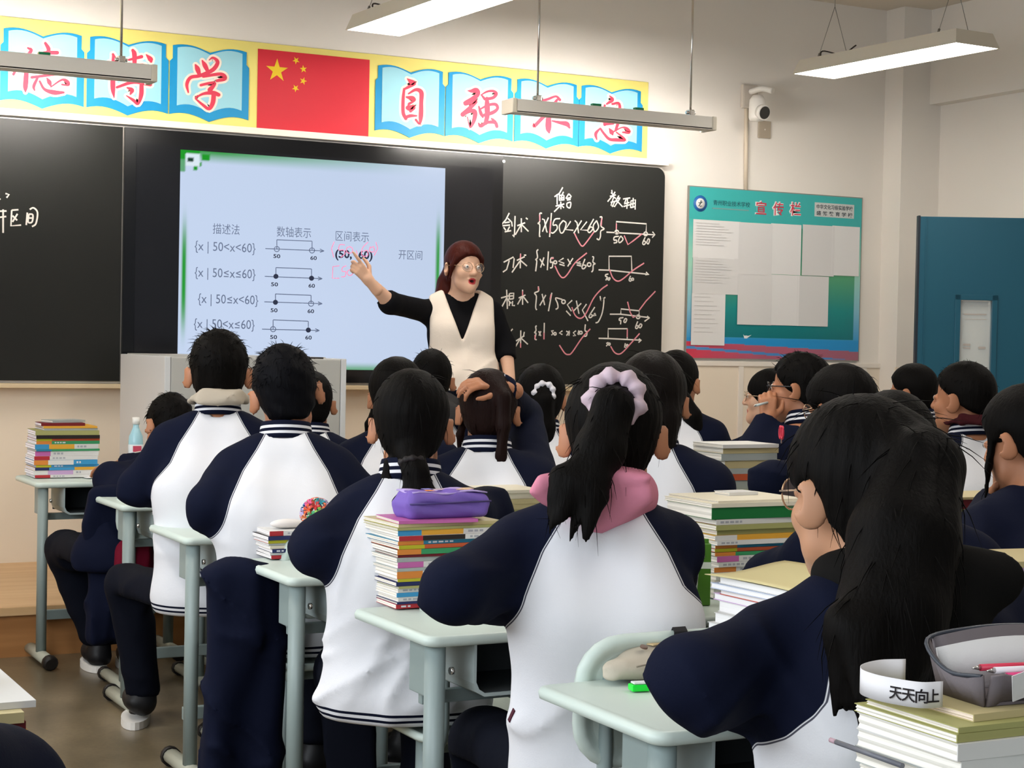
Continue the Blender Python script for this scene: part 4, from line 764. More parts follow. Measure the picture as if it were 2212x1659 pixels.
def person(key, label, head, rel=0, hy=0, hp=0, hr=0, lean=0.14, side=0.0, hair='short', thick=0.010, chains=(), rough=0.0, hmat=None, outfit='jersey', arms=None, hands=None, legs=None, skin=None, face=False, specs=None,
           q=1.0, hood=None, mouth=0.0, sw=0.150, fat=1.0, collar=True, back=0.045, hipz=0.5, ground=0.0, stand=False, seed=None, shoes=True, hs=1.0, cuff=None, lx=0.0, nx=0.0, sfw=(0.0, 0.0)):
    seed = seed if seed is not None else abs(hash(label)) % 1000 if False else sum(map(ord, label)) % 997
    Hw = atd(*head); rr_ = ray(head[0], head[1]); th = math.atan2(rr_[0], rr_[1])+R(rel)
    cs, sn = math.cos(th), math.sin(th); loc = np.array([Hw[0]-(cs*side+sn*lean), Hw[1]-(-sn*side+cs*lean), 0.0])
    t = thing('person', label, 'person', (loc[0], loc[1], 0), -th); PEOPLE[key] = (t, loc, th)
    H = np.array([side, lean, Hw[2]], float); Rh = rot3(hy, hp, hr).astype(float)
    N = H+np.array([0, -0.030, 0])+Rh@np.array([0, -0.02, 0])+np.array([-side*0.15+nx, 0, -0.108*hs]); Nn = N.copy()
    S = [N+np.array([s*sw, -0.012, -0.112]) for s in (-1, 1)]
    for i, s_ in enumerate((-1, 1)): S[i] = S[i]+np.array([-s_*0.35*sfw[i], sfw[i], 0])
    hip = np.array([0, 0, hipz]); B = hip+0.56*(N-hip)+np.array([0, -back, 0])
    if arms is None: arms = [None, None]
    def L_(v):
        if isinstance(v[0], str): v = atd(*v[1:]); dx, dy = v[0]-loc[0], v[1]-loc[1]; return np.array([cs*dx-sn*dy, sn*dx+cs*dy, v[2]])
        return np.array(v, float)
    arms = [None if a is None else (L_(a[0]), L_(a[1])) for a in arms]
    if legs: legs = [(L_(a[0]), L_(a[1])) for a in legs]
    A = []
    for i, s in enumerate((-1, 1)):
        a = arms[i]
        if a is None: a = ((s*0.235, lean+0.10, 0.815), (s*0.08, lean+0.28, 0.805))
        A.append((np.array(a[0], float), np.array(a[1], float)))
    def sq(v): a_ = th*(1.0 if not stand else 0.0); return np.array([math.cos(a_)*v[0]-math.sin(a_)*v[1], math.sin(a_)*v[0]+math.cos(a_)*v[1], v[2]])   # legs stay square under the desk
    L0 = [((-0.12+lx, 0.39, 0.485), (-0.11+lx, 0.31, 0.085)), ((0.12+lx*0.8, 0.39, 0.485), (0.11+lx*0.8, 0.31, 0.085))]
    L = [tuple(np.array(v, float) for v in l_) for l_ in legs] if legs else [(sq(a_), sq(b_)) for a_, b_ in L0]; rest = [(not stand) and A[i][0][2] > 0.735 and A[i][1][2] > 0.735 for i in (0, 1)]
    st = 0.012*q
    # --- the body: one surface from crown to feet
    def arm_d(P, g=0.0):
        e = [smin(cap(P, S[i], A[i][0], 0.046+g, 0.040+g), cap(P, A[i][0], A[i][1], 0.040+g, 0.027+g), 0.02) for i in (0, 1)]
        return np.minimum.reduce([smax(e[i], (0.744-P[:, 2]) if g > 0 else (0.749-P[:, 2]), 0.008) if rest[i] else e[i] for i in (0, 1)])
    def tors_d(P, g=0.0):
        d = None
        for s in (-1, 1):
            e = chain(P, [(s*0.085, -0.01, hipz), (B[0]+s*0.068, B[1], B[2]), (N[0]+s*0.058, N[1]-0.018, N[2]-0.095)], [0.088*fat+g, 0.094*fat+g, 0.066*fat+g], 0.05); d = e if d is None else smin(d, e, 0.05)
        return smin(d, np.minimum(cap(P, N+np.array([0, -0.008, -0.055]), S[0], 0.045+g, 0.046+g), cap(P, N+np.array([0, -0.008, -0.055]), S[1], 0.045+g, 0.046+g)), 0.05)
    def legs_d(P, g=0.0):
        d = ell(P, (0, 0.0, hipz), (0.165+g, 0.125+g, 0.10+g))
        for i, s in enumerate((-1, 1)): d = smin(d, smin(cap(P, (s*0.085, 0.01, hipz), L[i][0], 0.080+g, 0.056+g), cap(P, L[i][0], L[i][1], 0.056+g, 0.042+g), 0.03), 0.03)
        return d
    def body(P):
        p = (P-H.astype(f32))@Rh.astype(f32)/hs; d = face_sdf(p, mouth)*hs
        d = smin(d, cap(P, H+Rh@np.array([0, -0.022, -0.05]), N+np.array([0, -0.01, -0.05]), 0.050*hs, 0.056), 0.02)
        d = smin(d, tors_d(P), 0.04); d = smin(d, arm_d(P), 0.03); d = smin(d, legs_d(P), 0.03); return np.maximum(d, np.where((P[:, 1] < 0.30) & (not stand), 0.468-P[:, 2], -1))
    def battr(V):
        p = (V-H.astype(f32))@Rh.astype(f32)/hs; at = face_attrs(p, mouth); m = (np.linalg.norm(p, axis=1) < 0.15); return {k: v*m for k, v in at.items()}
    allp = np.array([H+0.13, H-0.13, *[a for x in A for a in x], *[a for x in L for a in x], hip]); lo = allp.min(0)-0.16; hi = allp.max(0)+0.14; lo[2] = ground+0.05
    fine = 0.0042 if face else 0.0085*q
    ax = [axis(lo[i], hi[i], 0.016*q, fine, H[i]-0.125, H[i]+0.13) for i in range(3)]
    V, Q = snet(body, *ax); V = relax(V, Q, 1)
    for i, s in enumerate((-1, 1)):
        W = A[i][1]; hd = (hands or [None, None])[i] or {}
        d = (L_(hd['to'])-W) if 'to' in hd else np.array(hd.get('d', (W-A[i][0])), float); n = np.array(hd.get('n', (0, 0, 1)), float); c = hd.get('curl', 0.45)
        hx = axis(-0.24, 0.24, hd.get('step', 0.0065)); hfn = lambda P, W=W, d=d, n=n, s=s, c=c, hd=hd: smin(hand_sdf(P, W+d/np.linalg.norm(d)*0.012, d, n, hd.get('side', -s), c, hd.get('spread', 0.05), s=hd.get('s', 0.92)), cap(P, W-d/np.linalg.norm(d)*0.05, W+d/np.linalg.norm(d)*0.02, 0.027, 0.024), 0.012)
        c0 = W+d/np.linalg.norm(d)*0.08; stp = hd.get('step', 0.0075)
        v, qd = snet(hfn, *[axis(c0[j]-0.15, c0[j]+0.15, stp) for j in range(3)]); v = relax(v, qd, 1); v[:, 2] = np.maximum(v[:, 2], 0.7375) if rest[i] else v[:, 2]; Q = np.concatenate([Q, qd+len(V)]); V = np.concatenate([V, v])
    at = battr(V); bo = meshobj('body', V, Q, skin or SKIN, t, at)
    if face: eyes(bo, H, Rh*hs)
    # --- clothing
    jm = {'jersey': JACKET, 'navy': JNAVY, 'black': BLACKC}[outfit]; g = 0.020 if outfit != 'black' else 0.010
    ga = 0.022 if outfit != 'black' else 0.012; zb = hipz-0.044 if not stand else hipz-0.02
    def jacket(P):
        d = tors_d(P, g); d = smin(d, ell(P, (0, -0.005, hipz+0.01), (0.172*fat+g*0.5, 0.140*fat+g*0.5, 0.11)), 0.05)
        d = smin(d, arm_d(P, ga), 0.035)
        ends = None
        for i in (0, 1):   # cuffs: sleeves stop at the wrist
            u = (A[i][1]-A[i][0]); u /= np.linalg.norm(u); cut = (P-(A[i][1]-u*(0.0 if cuff is None else cuff)).astype(f32))@u.astype(f32); near = np.linalg.norm(P-A[i][1].astype(f32), axis=1)-0.13
            d = smax(d, np.where(near < 0, cut, -1), 0.004)
        nk = cap(P, N+np.array([0, -0.004, -0.02]), N+np.array([0, 0.02, 0.10]), 0.060); d = smax(d, -nk, 0.008)
        d = d+folds(P, 0.0035 if outfit != 'black' else 0.002, seed)
        if outfit != 'black':
            el = np.minimum(np.linalg.norm(P-A[0][0].astype(f32), axis=1), np.linalg.norm(P-A[1][0].astype(f32), axis=1)); pit = np.minimum(np.linalg.norm(P-(S[0]+np.array([-.01, .0, -.10])).astype(f32), axis=1), np.linalg.norm(P-(S[1]+np.array([.01, .0, -.10])).astype(f32), axis=1))
            mk = 0.25+0.9*(1-sstep(0.05, 0.20, el))+0.8*(1-sstep(0.03, 0.14, pit))+0.9*(1-sstep(hipz+0.05, hipz+0.28, P[:, 2]))*(el > 0.1)
            d = d+creases(P, 0.011, seed+5)*mk
        return smax(d, zb-P[:, 2], 0.006)
    def jattr(V):
        x = np.abs(V[:, 0]-N[0]-(V[:, 2]-N[2])*((N[0])/(N[2]-hipz))); tt = N[2]-V[:, 2]
        s1 = x-np.interp(tt, [-0.05, 0.0, 0.04, 0.10, 0.18, 0.26, 0.34], [0.050, 0.060, 0.082, 0.120, 0.155, 0.178, 0.190]).astype(f32)
        da = np.minimum.reduce([smin(cap(V, S[i]+np.array([0, 0, -0.04]), A[i][0], 0.074, 0.074), cap(V, A[i][0], A[i][1], 0.074, 0.06), 0.02) for i in (0, 1)]); dt = tors_d(V, g)
        s2 = (dt-da)*0.8; w = np.clip((tt-0.16)/0.12, 0, 1); return {'seam': s1*(1-w)+s2*w, 'hem': V[:, 2]-zb}
    pts = np.array([*S, *[a for x in A for a in x], hip, N, B]); lo = pts.min(0)-0.2; hi = pts.max(0)+0.2; hi[2] = max(N[2]+0.03, max(a[0][2] for a in A)+0.12, max(a[1][2] for a in A)+0.08); lo[2] = zb-0.02
    jk = sdfobj('jacket' if outfit != 'black' else 'sweater', jacket, lo, hi, st*0.85, jm, t, jattr if outfit == 'jersey' else None, it=2)
    tr = sdfobj('trousers', lambda P: np.maximum(smax(smax(legs_d(P, 0.016)+folds(P, 0.003, seed+1)+creases(P, 0.007, seed+4), P[:, 2]-(hipz+0.06), 0.01), ground+0.10-P[:, 2], 0.004), np.where((P[:, 1] < 0.30) & (not stand), 0.462-P[:, 2], -1)), np.minimum((-0.34, -0.22, ground+0.085), np.min([a for x in L for a in x], 0)-0.12)*np.array([1, 1, 0])+np.array([0, 0, ground+0.085]), np.maximum((0.34, 0.60, hipz+0.12), np.max([a for x in L for a in x], 0)+0.14), 0.015*q, TROU, t, it=2)
    if shoes:
        for i, s in enumerate((-1, 1)):
            a = L[i][1]; dirv = sq((s*0.10, 1, 0)); dirv /= np.linalg.norm(dirv)
            sh = sdfobj('shoe', lambda P: smax(smin(ell(P, a+dirv*0.07+np.array([0, 0, -0.035]), (0.047, 0.125, 0.042)), cap(P, a+np.array([0, 0, 0.01]), a+np.array([0, -0.012, -0.04]), 0.044, 0.046), 0.02), ground+0.024-P[:, 2], 0.003), a+np.array([-0.1, -0.09, -0.12]), a+np.array([0.1, 0.23, 0.05]), 0.009, SHOE, t)
            bm = bmesh.new(); r0 = [bm.verts.new((a[0]+dirv[0]*0.07+0.049*math.cos(k)*1.0+dirv[0]*0.0, a[1]+dirv[1]*0.07+0.128*math.sin(k)-0.004, ground+0.001)) for k in np.linspace(0, 2*math.pi, 22)[:-1]]; r1 = [bm.verts.new((v.co.x, v.co.y, ground+0.027)) for v in r0]
            for k in range(21): bm.faces.new((r0[k], r0[(k+1) % 21], r1[(k+1) % 21], r1[k]))
            bm.faces.new(r0[::-1]); bm.faces.new(r1); bmobj('sole', bm, SOLE, sh)
    if collar and outfit == 'jersey':
        bm = bmesh.new(); n = 28; prof = [(0.062, -0.012, 0), (0.082, -0.018, 0), (0.079, -0.004, 1), (0.0775, 0.004, 0), (0.0755, 0.013, 1), (0.0745, 0.021, 0), (0.071, 0.034, 0), (0.064, 0.034, 0), (0.060, -0.012, 0)]
        rings = [[bm.verts.new((N[0]+r*math.cos(k)*0.98, N[1]+0.008+r*math.sin(k)*1.02-0.10*z, N[2]-0.004+z-0.30*r*math.sin(k)*(1 if math.sin(k) > 0 else 0.55))) for k in np.linspace(0, 2*math.pi, n+1)[:-1]] for r, z, _ in prof]
        for (a, b, pr) in zip(rings, rings[1:], prof):
            for k in range(n): f = bm.faces.new((a[k], a[(k+1) % n], b[(k+1) % n], b[k])); f.material_index = pr[2]; f.smooth = True
        me = bpy.data.meshes.new('collar'); bmesh.ops.recalc_face_normals(bm, faces=bm.faces[:]); bm.to_mesh(me); bm.free(); link('collar', me, jk, [JNAVY, cmat(WHITE_C, 0.8)])
    if hood:
        hm, hk = hood; 
        if isinstance(hk, str) and hk == 'up':     # soft hood folded round the neck
            fn = lambda P: smin(np.abs(ell(P, N+np.array([0, -0.005, 0.03]), (0.083, 0.082, 0.085)))-0.014, cap(P, N+np.array([-0.05, -0.080, 0.02]), N+np.array([0.05, -0.080, 0.02]), 0.026), 0.03)
            f2 = lambda P: smax(smax(fn(P), P[:, 2]-(N[2]+0.040-0.35*(P[:, 1]-N[1])), 0.012), (N[2]+0.026)-P[:, 2], 0.01)+folds(P, 0.003, seed)+creases(P, 0.010, seed+3, 1.5, 40, 70)
        elif isinstance(hk, str) and hk == 'point':   # hood lying on the back, cut to a point
            pg = np.array([(-.142, .012), (-.125, .045), (-.05, .056), (.03, .056), (.082, .046), (.088, .0), (.045, -.035), (-.01, -.072), (-.065, -.035), (-.115, -.012)], f32)
            def poly(x, z):
                d2 = np.full(len(x), 1e9, f32); sg = np.ones(len(x), f32)
                for i in range(len(pg)):
                    a, b = pg[i], pg[i-1]; e = b-a; wx, wz = x-a[0], z-a[1]; h_ = np.clip((wx*e[0]+wz*e[1])/(e@e), 0, 1); d2 = np.minimum(d2, (wx-e[0]*h_)**2+(wz-e[1]*h_)**2)
                    c1, c2, c3 = z >= a[1], z < b[1], e[0]*wz > e[1]*wx; sg = np.where((c1 & c2 & c3) | (~c1 & ~c2 & ~c3), -sg, sg)
                return sg*np.sqrt(d2)
            def f2(P):
                x, z, y = P[:, 0]-N[0], P[:, 2]-N[2], P[:, 1]-N[1]; q2 = poly(x, z); yy = np.abs(y+.098+.30*z+1.5*x*x)-.030; m_ = np.minimum(np.maximum(q2+.018, yy+.018), 0)+np.hypot(np.maximum(q2+.018, 0), np.maximum(yy+.018, 0))-.018
                m_ = m_+.0045*np.exp(-((x+.01)/.004)**2)*(z < .03)+.006*np.exp(-((z-.012-.25*x)/.006)**2)*(x > -.02)+creases(P, .005, seed+2, 1.0)
                rg = np.abs(smax(ell(P, N+np.array([0, -0.006, 0.0]), (0.096, 0.092, 0.062)), P[:, 2]-(N[2]+0.03-0.5*(P[:, 1]-N[1])), 0.01))-0.012
                return smin(m_, rg, 0.02)
        else:
            k, hdx, hdz, hring = ((*hk, 1.0) if len(hk) == 3 else hk) if isinstance(hk, tuple) else (hk, 0.0, 0.0, 1.0); f2 = lambda P: smin(smin(np.abs(smax(ell(P, N+np.array([0, -0.006, -0.005]), (0.098*k*hring, 0.094*k*hring, 0.062*hring)), P[:, 2]-(N[2]+0.028-0.5*(P[:, 1]-N[1])), 0.01))-0.012, ell(P, N+np.array([hdx, -0.100*k, -0.025+hdz]), (0.118*k, 0.040*k, 0.050*k)), 0.03), ell(P, N+np.array([hdx, -0.108*k, -0.078*k+hdz]), (0.056*k, 0.030*k, 0.050*k)), 0.05)+folds(P, 0.004, seed)+creases(P, 0.008, seed+2, 1.0)
        sdfobj('hood', f2, N-np.array([0.24, 0.26, 0.26]), N+np.array([0.24, 0.16, 0.12]), 0.008*max(q, 0.9), hm, t, it=2)
    # --- hair
    hf = hair_fn(hair, thick, chains, seed, rough)
    cp = np.array([[0, 0, 0]]+[p_ for c_ in chains for p_ in c_[0]]); hl = np.minimum((-0.125, -0.145, -0.125), cp.min(0)-0.05); hh = np.maximum((0.125, 0.125, 0.15), cp.max(0)+0.05)
    if hair == 'long': hl[2] = min(hl[2], -0.2)
    hx = [axis(hl[i], hh[i], 0.0075*q) for i in range(3)]; Vh, Qh = snet(hf, *hx); Vh = relax(Vh, Qh, 1)
    Vh = (Vh*hs)@Rh.T.astype(f32)+H.astype(f32); ho = meshobj('hair', Vh, Qh, hmat or HAIR, t)
    if specs: glasses(t, H, Rh*hs, specs[0], specs[1])
    t['_'] = 1; del t['_']
    return dict(tors=tors_d, arm=arm_d, A=A, hip=hip, L_=L_, t=t, H=H, R=Rh*hs, N=N, S=S, jk=jk, hair=ho, body=bo, loc=loc, th=th)
def on_head(P, name, bm, m, **k): return bmobj(name, bm, m, P['t'], True)
def hp_(P, p): return Vector(P['H']+P['R']@np.array(p, float))
def scrunchie(P, c, ax, r, tr, m, seed=1):
    """gathered fabric ring round a tail at head point c"""
    bm = bmesh.new(); ax = np.array(ax, float); ax /= np.linalg.norm(ax); u = np.cross(ax, (1, 0.2, 0.1)); u /= np.linalg.norm(u); v = np.cross(ax, u); n, k = 40, 8; rs = []
    for i in range(n):
        a = 2*math.pi*i/n; rad = tr*(1+0.28*math.sin(a*9+seed)+0.15*math.sin(a*5)); cc_ = np.array(c)+(u*math.cos(a)+v*math.sin(a))*r; rs.append([bm.verts.new(hp_(P, cc_+(u*math.cos(a)+v*math.sin(a))*rad*math.cos(b)+ax*rad*1.25*math.sin(b))) for b in np.linspace(0, 2*math.pi, k+1)[:-1]])
    for i in range(n):
        for j in range(k): bm.faces.new((rs[i][j], rs[(i+1) % n][j], rs[(i+1) % n][(j+1) % k], rs[i][(j+1) % k]))
    return bmobj('scrunchie', bm, m, P['hair'], True)

def snap(P, o, x, y, tol=9):
    """the nearest point of a garment that shows at photo point (x, y), in the person's own frame"""
    me = o.data; n = len(me.vertices); co = np.zeros(n*3, f32); me.vertices.foreach_get('co', co); co = co.reshape(-1, 3).astype(float); cs, sn = math.cos(-P['th']), math.sin(-P['th'])
    wv = np.stack([P['loc'][0]+cs*co[:, 0]-sn*co[:, 1], P['loc'][1]+sn*co[:, 0]+cs*co[:, 1], co[:, 2]], 1)-CAM; d = wv@_F
    px = IW/2+FPX*(wv@_X)/d; py = IH/2-FPX*(wv@_Y)/d; m = (np.hypot(px-x, py-y) < tol) & (d > 0.2)
    if not m.any(): return None
    i = np.where(m)[0][np.argmin(d[m])]; nr = np.array(me.vertices[i].normal); return co[i], nr
def patch(P, o, name, x, y, w_p, h_p, m, tilt=0.0):
    r = snap(P, o, x, y)
    if r is None: print('no surface for', name, x, y); return
    c, n = r; bm = bmesh.new(); T = Matrix.Translation(Vector(c+n*0.001)) @ Vector(n).to_track_quat('Z', 'Y').to_matrix().to_4x4() @ Matrix.Rotation(R(tilt), 4, 'Z'); bx(bm, -w_p/2, w_p/2, -h_p/2, h_p/2, -0.002, 0.0012, 0, T); bmobj(name, bm, m, o)

def loose_strands(P, n, ln, seed, top=True, rad=0.0011):
    wild = 0.45 if top else 0.13
    """short free hairs breaking the outline of a head"""
    me = P['hair'].data; nv = len(me.vertices); co = np.zeros(nv*3, f32); me.vertices.foreach_get('co', co); co = co.reshape(-1, 3).astype(float); no = np.zeros(nv*3, f32); me.vertices.foreach_get('normal', no); no = no.reshape(-1, 3).astype(float)
    rs = np.random.RandomState(seed); ok = np.where(co[:, 2] > P['H'][2]+(0.02 if top else -0.2))[0]; bm = bmesh.new()
    for i in rs.choice(ok, n):
        c, m = co[i], no[i]; down = np.array([0, 0, -1.0]); fl = down-m*(down@m); fl += rs.normal(size=3)*wild; d = fl*0.9+m*rs.uniform(0.25, 0.6)*(1 if top else 0.35); d /= np.linalg.norm(d)+1e-9; L_h = ln*rs.uniform(0.5, 1.2)
        tube(bm, [Vector(c-m*0.002), Vector(c+d*L_h*0.5+m*0.001), Vector(c+d*L_h+fl*L_h*0.3)], [rad, rad*0.8, rad*0.15], 3, caps=False)
    bmobj('hair_strands', bm, P['hair'].data.materials[0], P['hair'])
# ---------------------------------------------------------------- desks and chairs
MINT = mat('desk_mint', 'CBD8D0', 0.4, 0.4, var=(5, 0.03)); STEEL = mat('desk_steel', '8A9896', 0.4, 0.4); STEELF = mat('foot_steel', 'A5A697', 0.45, 0.4); CAPB = mat('foot_cap', '1E1A18', 0.5); BINP = mat('bin_plastic', 'A9B5B4', 0.5, 0.3)
def rrect(x0, x1, y0, y1, r, n=5):
    out = []
    for cx, cy, a in ((x1-r, y0+r, -90), (x1-r, y1-r, 0), (x0+r, y1-r, 90), (x0+r, y0+r, 180)):
        out += [(cx+r*math.cos(R(a+90*k/n)), cy+r*math.sin(R(a+90*k/n))) for k in range(n+1)]
    return out
def loft(bm, loops, mi=0):
    rs = [[bm.verts.new(p) for p in l] for l in loops]; n = len(rs[0])
    for a, b in zip(rs, rs[1:]):
        for k in range(n): f = bm.faces.new((a[k], a[(k+1) % n], b[(k+1) % n], b[k])); f.material_index = mi; f.smooth = True
    bm.faces.new(rs[0][::-1]); bm.faces.new(rs[-1])
def make_desk():
    t = thing('school_desk', 'x', 'desk', (0, 0, 0), 0, 'school desks in rows')
    bm = bmesh.new(); zt = 0.735
    prof = [(0.012, -0.024), (0.002, -0.020), (0.0, -0.010), (0.004, -0.002), (0.012, 0.0), (0.020, -0.0015), (0.024, -0.0015)]
    loft(bm, [[(x, y, zt+z) for x, y in rrect(i, 0.6-i, i, 0.41-i, max(0.03-i*0.6, 0.008))] for i, z in prof]); bmobj('desk_top', bm, MINT, t)
    for x in (0.038, 0.562):
        lg = tubeobj('leg', [(x, 0.045, 0.05), (x, 0.045, 0.712)], 0.024, STEEL, t, 16, (0.85, 1.2))
        bm = bmesh.new(); tube(bm, [(x, -0.105, 0.034), (x, 0.235, 0.034)], 0.027, 12, squash=(1, 0.85)); bmobj('foot', bm, STEELF, lg)
        for a, b in ((-0.135, -0.1), (0.23, 0.262)): tubeobj('foot_cap', [(x, a, 0.028), (x, a+0.012, 0.031), (x, b, 0.031)] if a < 0 else [(x, a, 0.031), (x, b-0.01, 0.031), (x, b, 0.028)], [0.022, 0.031, 0.031] if a < 0 else [0.031, 0.031, 0.022], CAPB, lg, 12)
        tubeobj('height_bolt', [(x+(0.022 if x < .3 else -0.022), 0.02, 0.66), (x+(0.03 if x < .3 else -0.03), 0.02, 0.66)], 0.008, CHROME, lg, 8)
    box('crossbar', 0.055, 0.545, 0.17, 0.19, 0.155, 0.195, STEEL, t, 0.003); box('upper_bar', 0.045, 0.555, 0.12, 0.14, 0.572, 0.600, STEEL, t, 0.003)
    for x in (0.038, 0.562):
        box('side_bracket', x-0.010, x+0.010, 0.045, 0.15, 0.60, 0.711, STEEL, t, 0.003)
    U_ = [(0.115, 0.711), (0.115, 0.63), (0.122, 0.611), (0.14, 0.601), (0.46, 0.601), (0.478, 0.611), (0.485, 0.63), (0.485, 0.711), (0.479, 0.711), (0.479, 0.632), (0.472, 0.617), (0.458, 0.608), (0.142, 0.608), (0.128, 0.617), (0.121, 0.632), (0.121, 0.711)]
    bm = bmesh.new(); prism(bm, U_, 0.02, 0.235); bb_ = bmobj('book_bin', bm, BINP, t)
    bm = bmesh.new(); bx(bm, 0.121, 0.479, 0.228, 0.234, 0.605, 0.711); bx(bm, 0.1212, 0.1222, 0.024, 0.228, 0.632, 0.711); bx(bm, 0.4778, 0.4788, 0.024, 0.228, 0.632, 0.711); bx(bm, 0.142, 0.458, 0.024, 0.228, 0.608, 0.6092); bmobj('bin_inner_shade', bm, mat('bin_shade_grey', '3A3E40', 0.8, 0.1), bb_)  # back and inner faces coloured dark to paint in the shade inside the bin
    return t
def make_chair():
    t = thing('school_chair', 'x', 'chair', (0, 0, 0), 0, 'school chairs in rows')
    bm = bmesh.new(); loft(bm, [[(x, y, 0.437+z+0.012*(abs(x)/0.19)**2) for x, y in rrect(-0.19+i, 0.19-i, -0.19+i, 0.2-i, 0.05-i)] for i, z in ((0.008, -0.02), (0.0, -0.012), (0.004, -0.002), (0.014, 0.0), (0.03, -0.006))]); bmobj('seat', bm, MINT, t)
    bm = bmesh.new(); loft(bm, [[(x, -0.215-y+0.05*(x/0.2)**2*0.4-0.06*(z-0.69), z) for x, z in rrect(-0.205+i, 0.205-i, 0.57+i, 0.815-i, 0.085-i)] for i, y in ((0.012, -0.012), (0.002, -0.008), (0.0, 0.0), (0.003, 0.008), (0.012, 0.012), (0.02, 0.010), (0.028, 0.004), (0.036, 0.002))]); bmobj('backrest', bm, MINT, t)
    for s in (-1, 1):
        lg = tubeobj('leg', [(s*0.145, -0.10, 0.05), (s*0.145, -0.10, 0.42)], 0.020, STEEL, t, 12, (0.8, 1.3)); tubeobj('foot', [(s*0.145, -0.20, 0.032), (s*0.145, 0.17, 0.032)], 0.024, STEELF, lg, 10, (1, 0.8))
        for y in (-0.205, 0.175): tubeobj('foot_cap', [(s*0.145, y-0.015, 0.028), (s*0.145, y+0.015, 0.028)], 0.027, CAPB, lg, 10)
        tubeobj('back_post', smooth_poly([(s*0.145, -0.12, 0.40), (s*0.145, -0.195, 0.44), (s*0.145, -0.203, 0.56), (s*0.145, -0.198, 0.74)]), 0.014, STEEL, t, 10, (0.9, 1.3))
    box('seat_rail', -0.14, 0.14, -0.11, -0.085, 0.385, 0.42, STEEL, t, 0.003); return t
DESKS = {}
DESK0, CHAIR0 = make_desk(), make_chair(); _used = {'d': 0, 'c': 0}
def desk(label, x, y, rz=0.0):
    o = DESK0 if not _used['d'] else copy_tree(DESK0); _used['d'] = 1; o.location = (x, y, 0); o.rotation_euler = (0, 0, R(rz)); o['label'] = label; return o
def chair(label, x, y, rz):
    o = CHAIR0 if not _used['c'] else copy_tree(CHAIR0); _used['c'] = 1; o.location = (x, y, 0); o.rotation_euler = (0, 0, rz); o['label'] = label; return o
def seat_of(P, label, cx=None):
    """the chair under a pupil, squared up with the rows"""
    l, th = P['loc'], P['th']; return chair(label, cx if cx is not None else l[0], l[1]+(0.0 if cx is not None else -0.03), 0.0 if cx is not None else -th*0.25)
for lb, x, y, rz in (
    ('pale green desk nearest the platform, under the first tall book stack', 1.424, 6.89, 1.0), ('pale green desk before the boy in the beige hood, its left corner bare', 1.515, 5.90, 1.0),
    ('pale green desk before the boy with the wide white back', 1.445, 4.89, 0.5), ('pale green desk before the girl with the low ponytail, short book pile on it', 1.445, 3.99, 0.5),
    ('pale green desk under the tall bright stack and the purple pencil case', 1.418, 3.10, 0.5), ('pale green desk with the beige pencil pouch and green eraser case', 1.395, 2.20, 0.0),
    ('pale green desk under the paper band and grey pencil case, nearest of its column', 1.30, 1.27, 0.0),
('pale green desk under the beige book pile right of the low ponytail', 2.07, 4.01, 0.0),
    ('pale green desk under the stack with the thick green book', 2.05, 3.12, 0.0), ('pale green desk at the right edge under the stack of folded booklets', 2.05, 2.20, 0.0),
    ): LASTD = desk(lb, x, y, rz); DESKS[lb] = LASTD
# ---------------------------------------------------------------- the pupils
w_ = lambda x, y, d: ('w', x, y, d)
LILAC = mat('scrunchie_lilac', 'C9B3BE', 0.7); WHITEB = mat('bow_white', 'D9D6DC', 0.6); TIE = mat('hair_tie_dark', '181213', 0.6); CLIPW = mat('clip_white', 'DAD6D4', 0.4); CLIPP = mat('clip_pink', 'D9607C', 0.4); TAN = mat('hair_tie_tan', 'B88A5C', 0.6)
S1 = person('S1', 'boy bent low over the first desk in a navy jacket with a white sleeve patch', (364, 922, 6.65), rel=-12, hp=24, hy=-15, hr=8, lean=0.20, side=0.20, hair='short', rough=0.003, outfit='navy', sw=0.16, back=0.06,
    arms=[(w_(238, 1035, 6.45), w_(285, 1020, 6.85)), None], legs=[(w_(140, 1185, 6.75), w_(215, 1395, 6.75)), ((0.12, 0.38, 0.5), (0.10, 0.36, 0.085))])
S2 = person('S2', 'boy with thick black hair and a beige hood folded over his striped collar', (472, 806, 5.55), rel=0, hy=0, hp=-2, lean=0.12, hair='short', thick=0.012, rough=0.003, hs=1.10, hood=(BEIGEC, 'up'), sw=0.142, fat=1.05,
    arms=[(w_(300, 1050, 5.5), w_(395, 1072, 5.75)), (w_(640, 1060, 5.6), w_(560, 1060, 5.95))], legs=[(w_(275, 1265, 5.75), w_(310, 1490, 5.8)), ((0.14, 0.40, 0.5), (0.12, 0.36, 0.085))])
S3 = person('S3', 'boy with short black hair, bare neck and a wide plain white back', (617, 848, 4.94), rel=0, hy=-3, hp=4, hr=-9, lean=0.15, side=-0.01, hair='short', thick=0.011, rough=0.003, hmat=HAIRB, hs=1.08, lx=0.13, sw=0.138, fat=1.08,
    arms=[(w_(455, 1090, 4.75), w_(530, 1112, 5.05)), (w_(800, 1090, 4.9), w_(720, 1090, 5.2))])
S4 = person('S4', 'girl with a low ponytail spreading over her striped collar', (888, 920, 4.13), rel=0, hp=8, lean=0.16, hair='tied', thick=0.012, hs=1.04, lx=0.12, sw=0.128, chains=[([(0, -.085, -.075), (.012, -.105, -.115), (.02, -.105, -.16)], [.032, .030, .036], .02)]+strands((.02, -.105, -.15), (.035, -.115, -.235), 12, .022, .055, 3)+strands((-.05, -.07, -.09), (-.075, -.10, -.235), 3, .006, .02, 4),
    arms=[(w_(688, 1185, 3.95), w_(800, 1215, 4.2)), (w_(1050, 1110, 4.2), w_(960, 1150, 4.5))], q=0.9)
bm = bmesh.new(); 
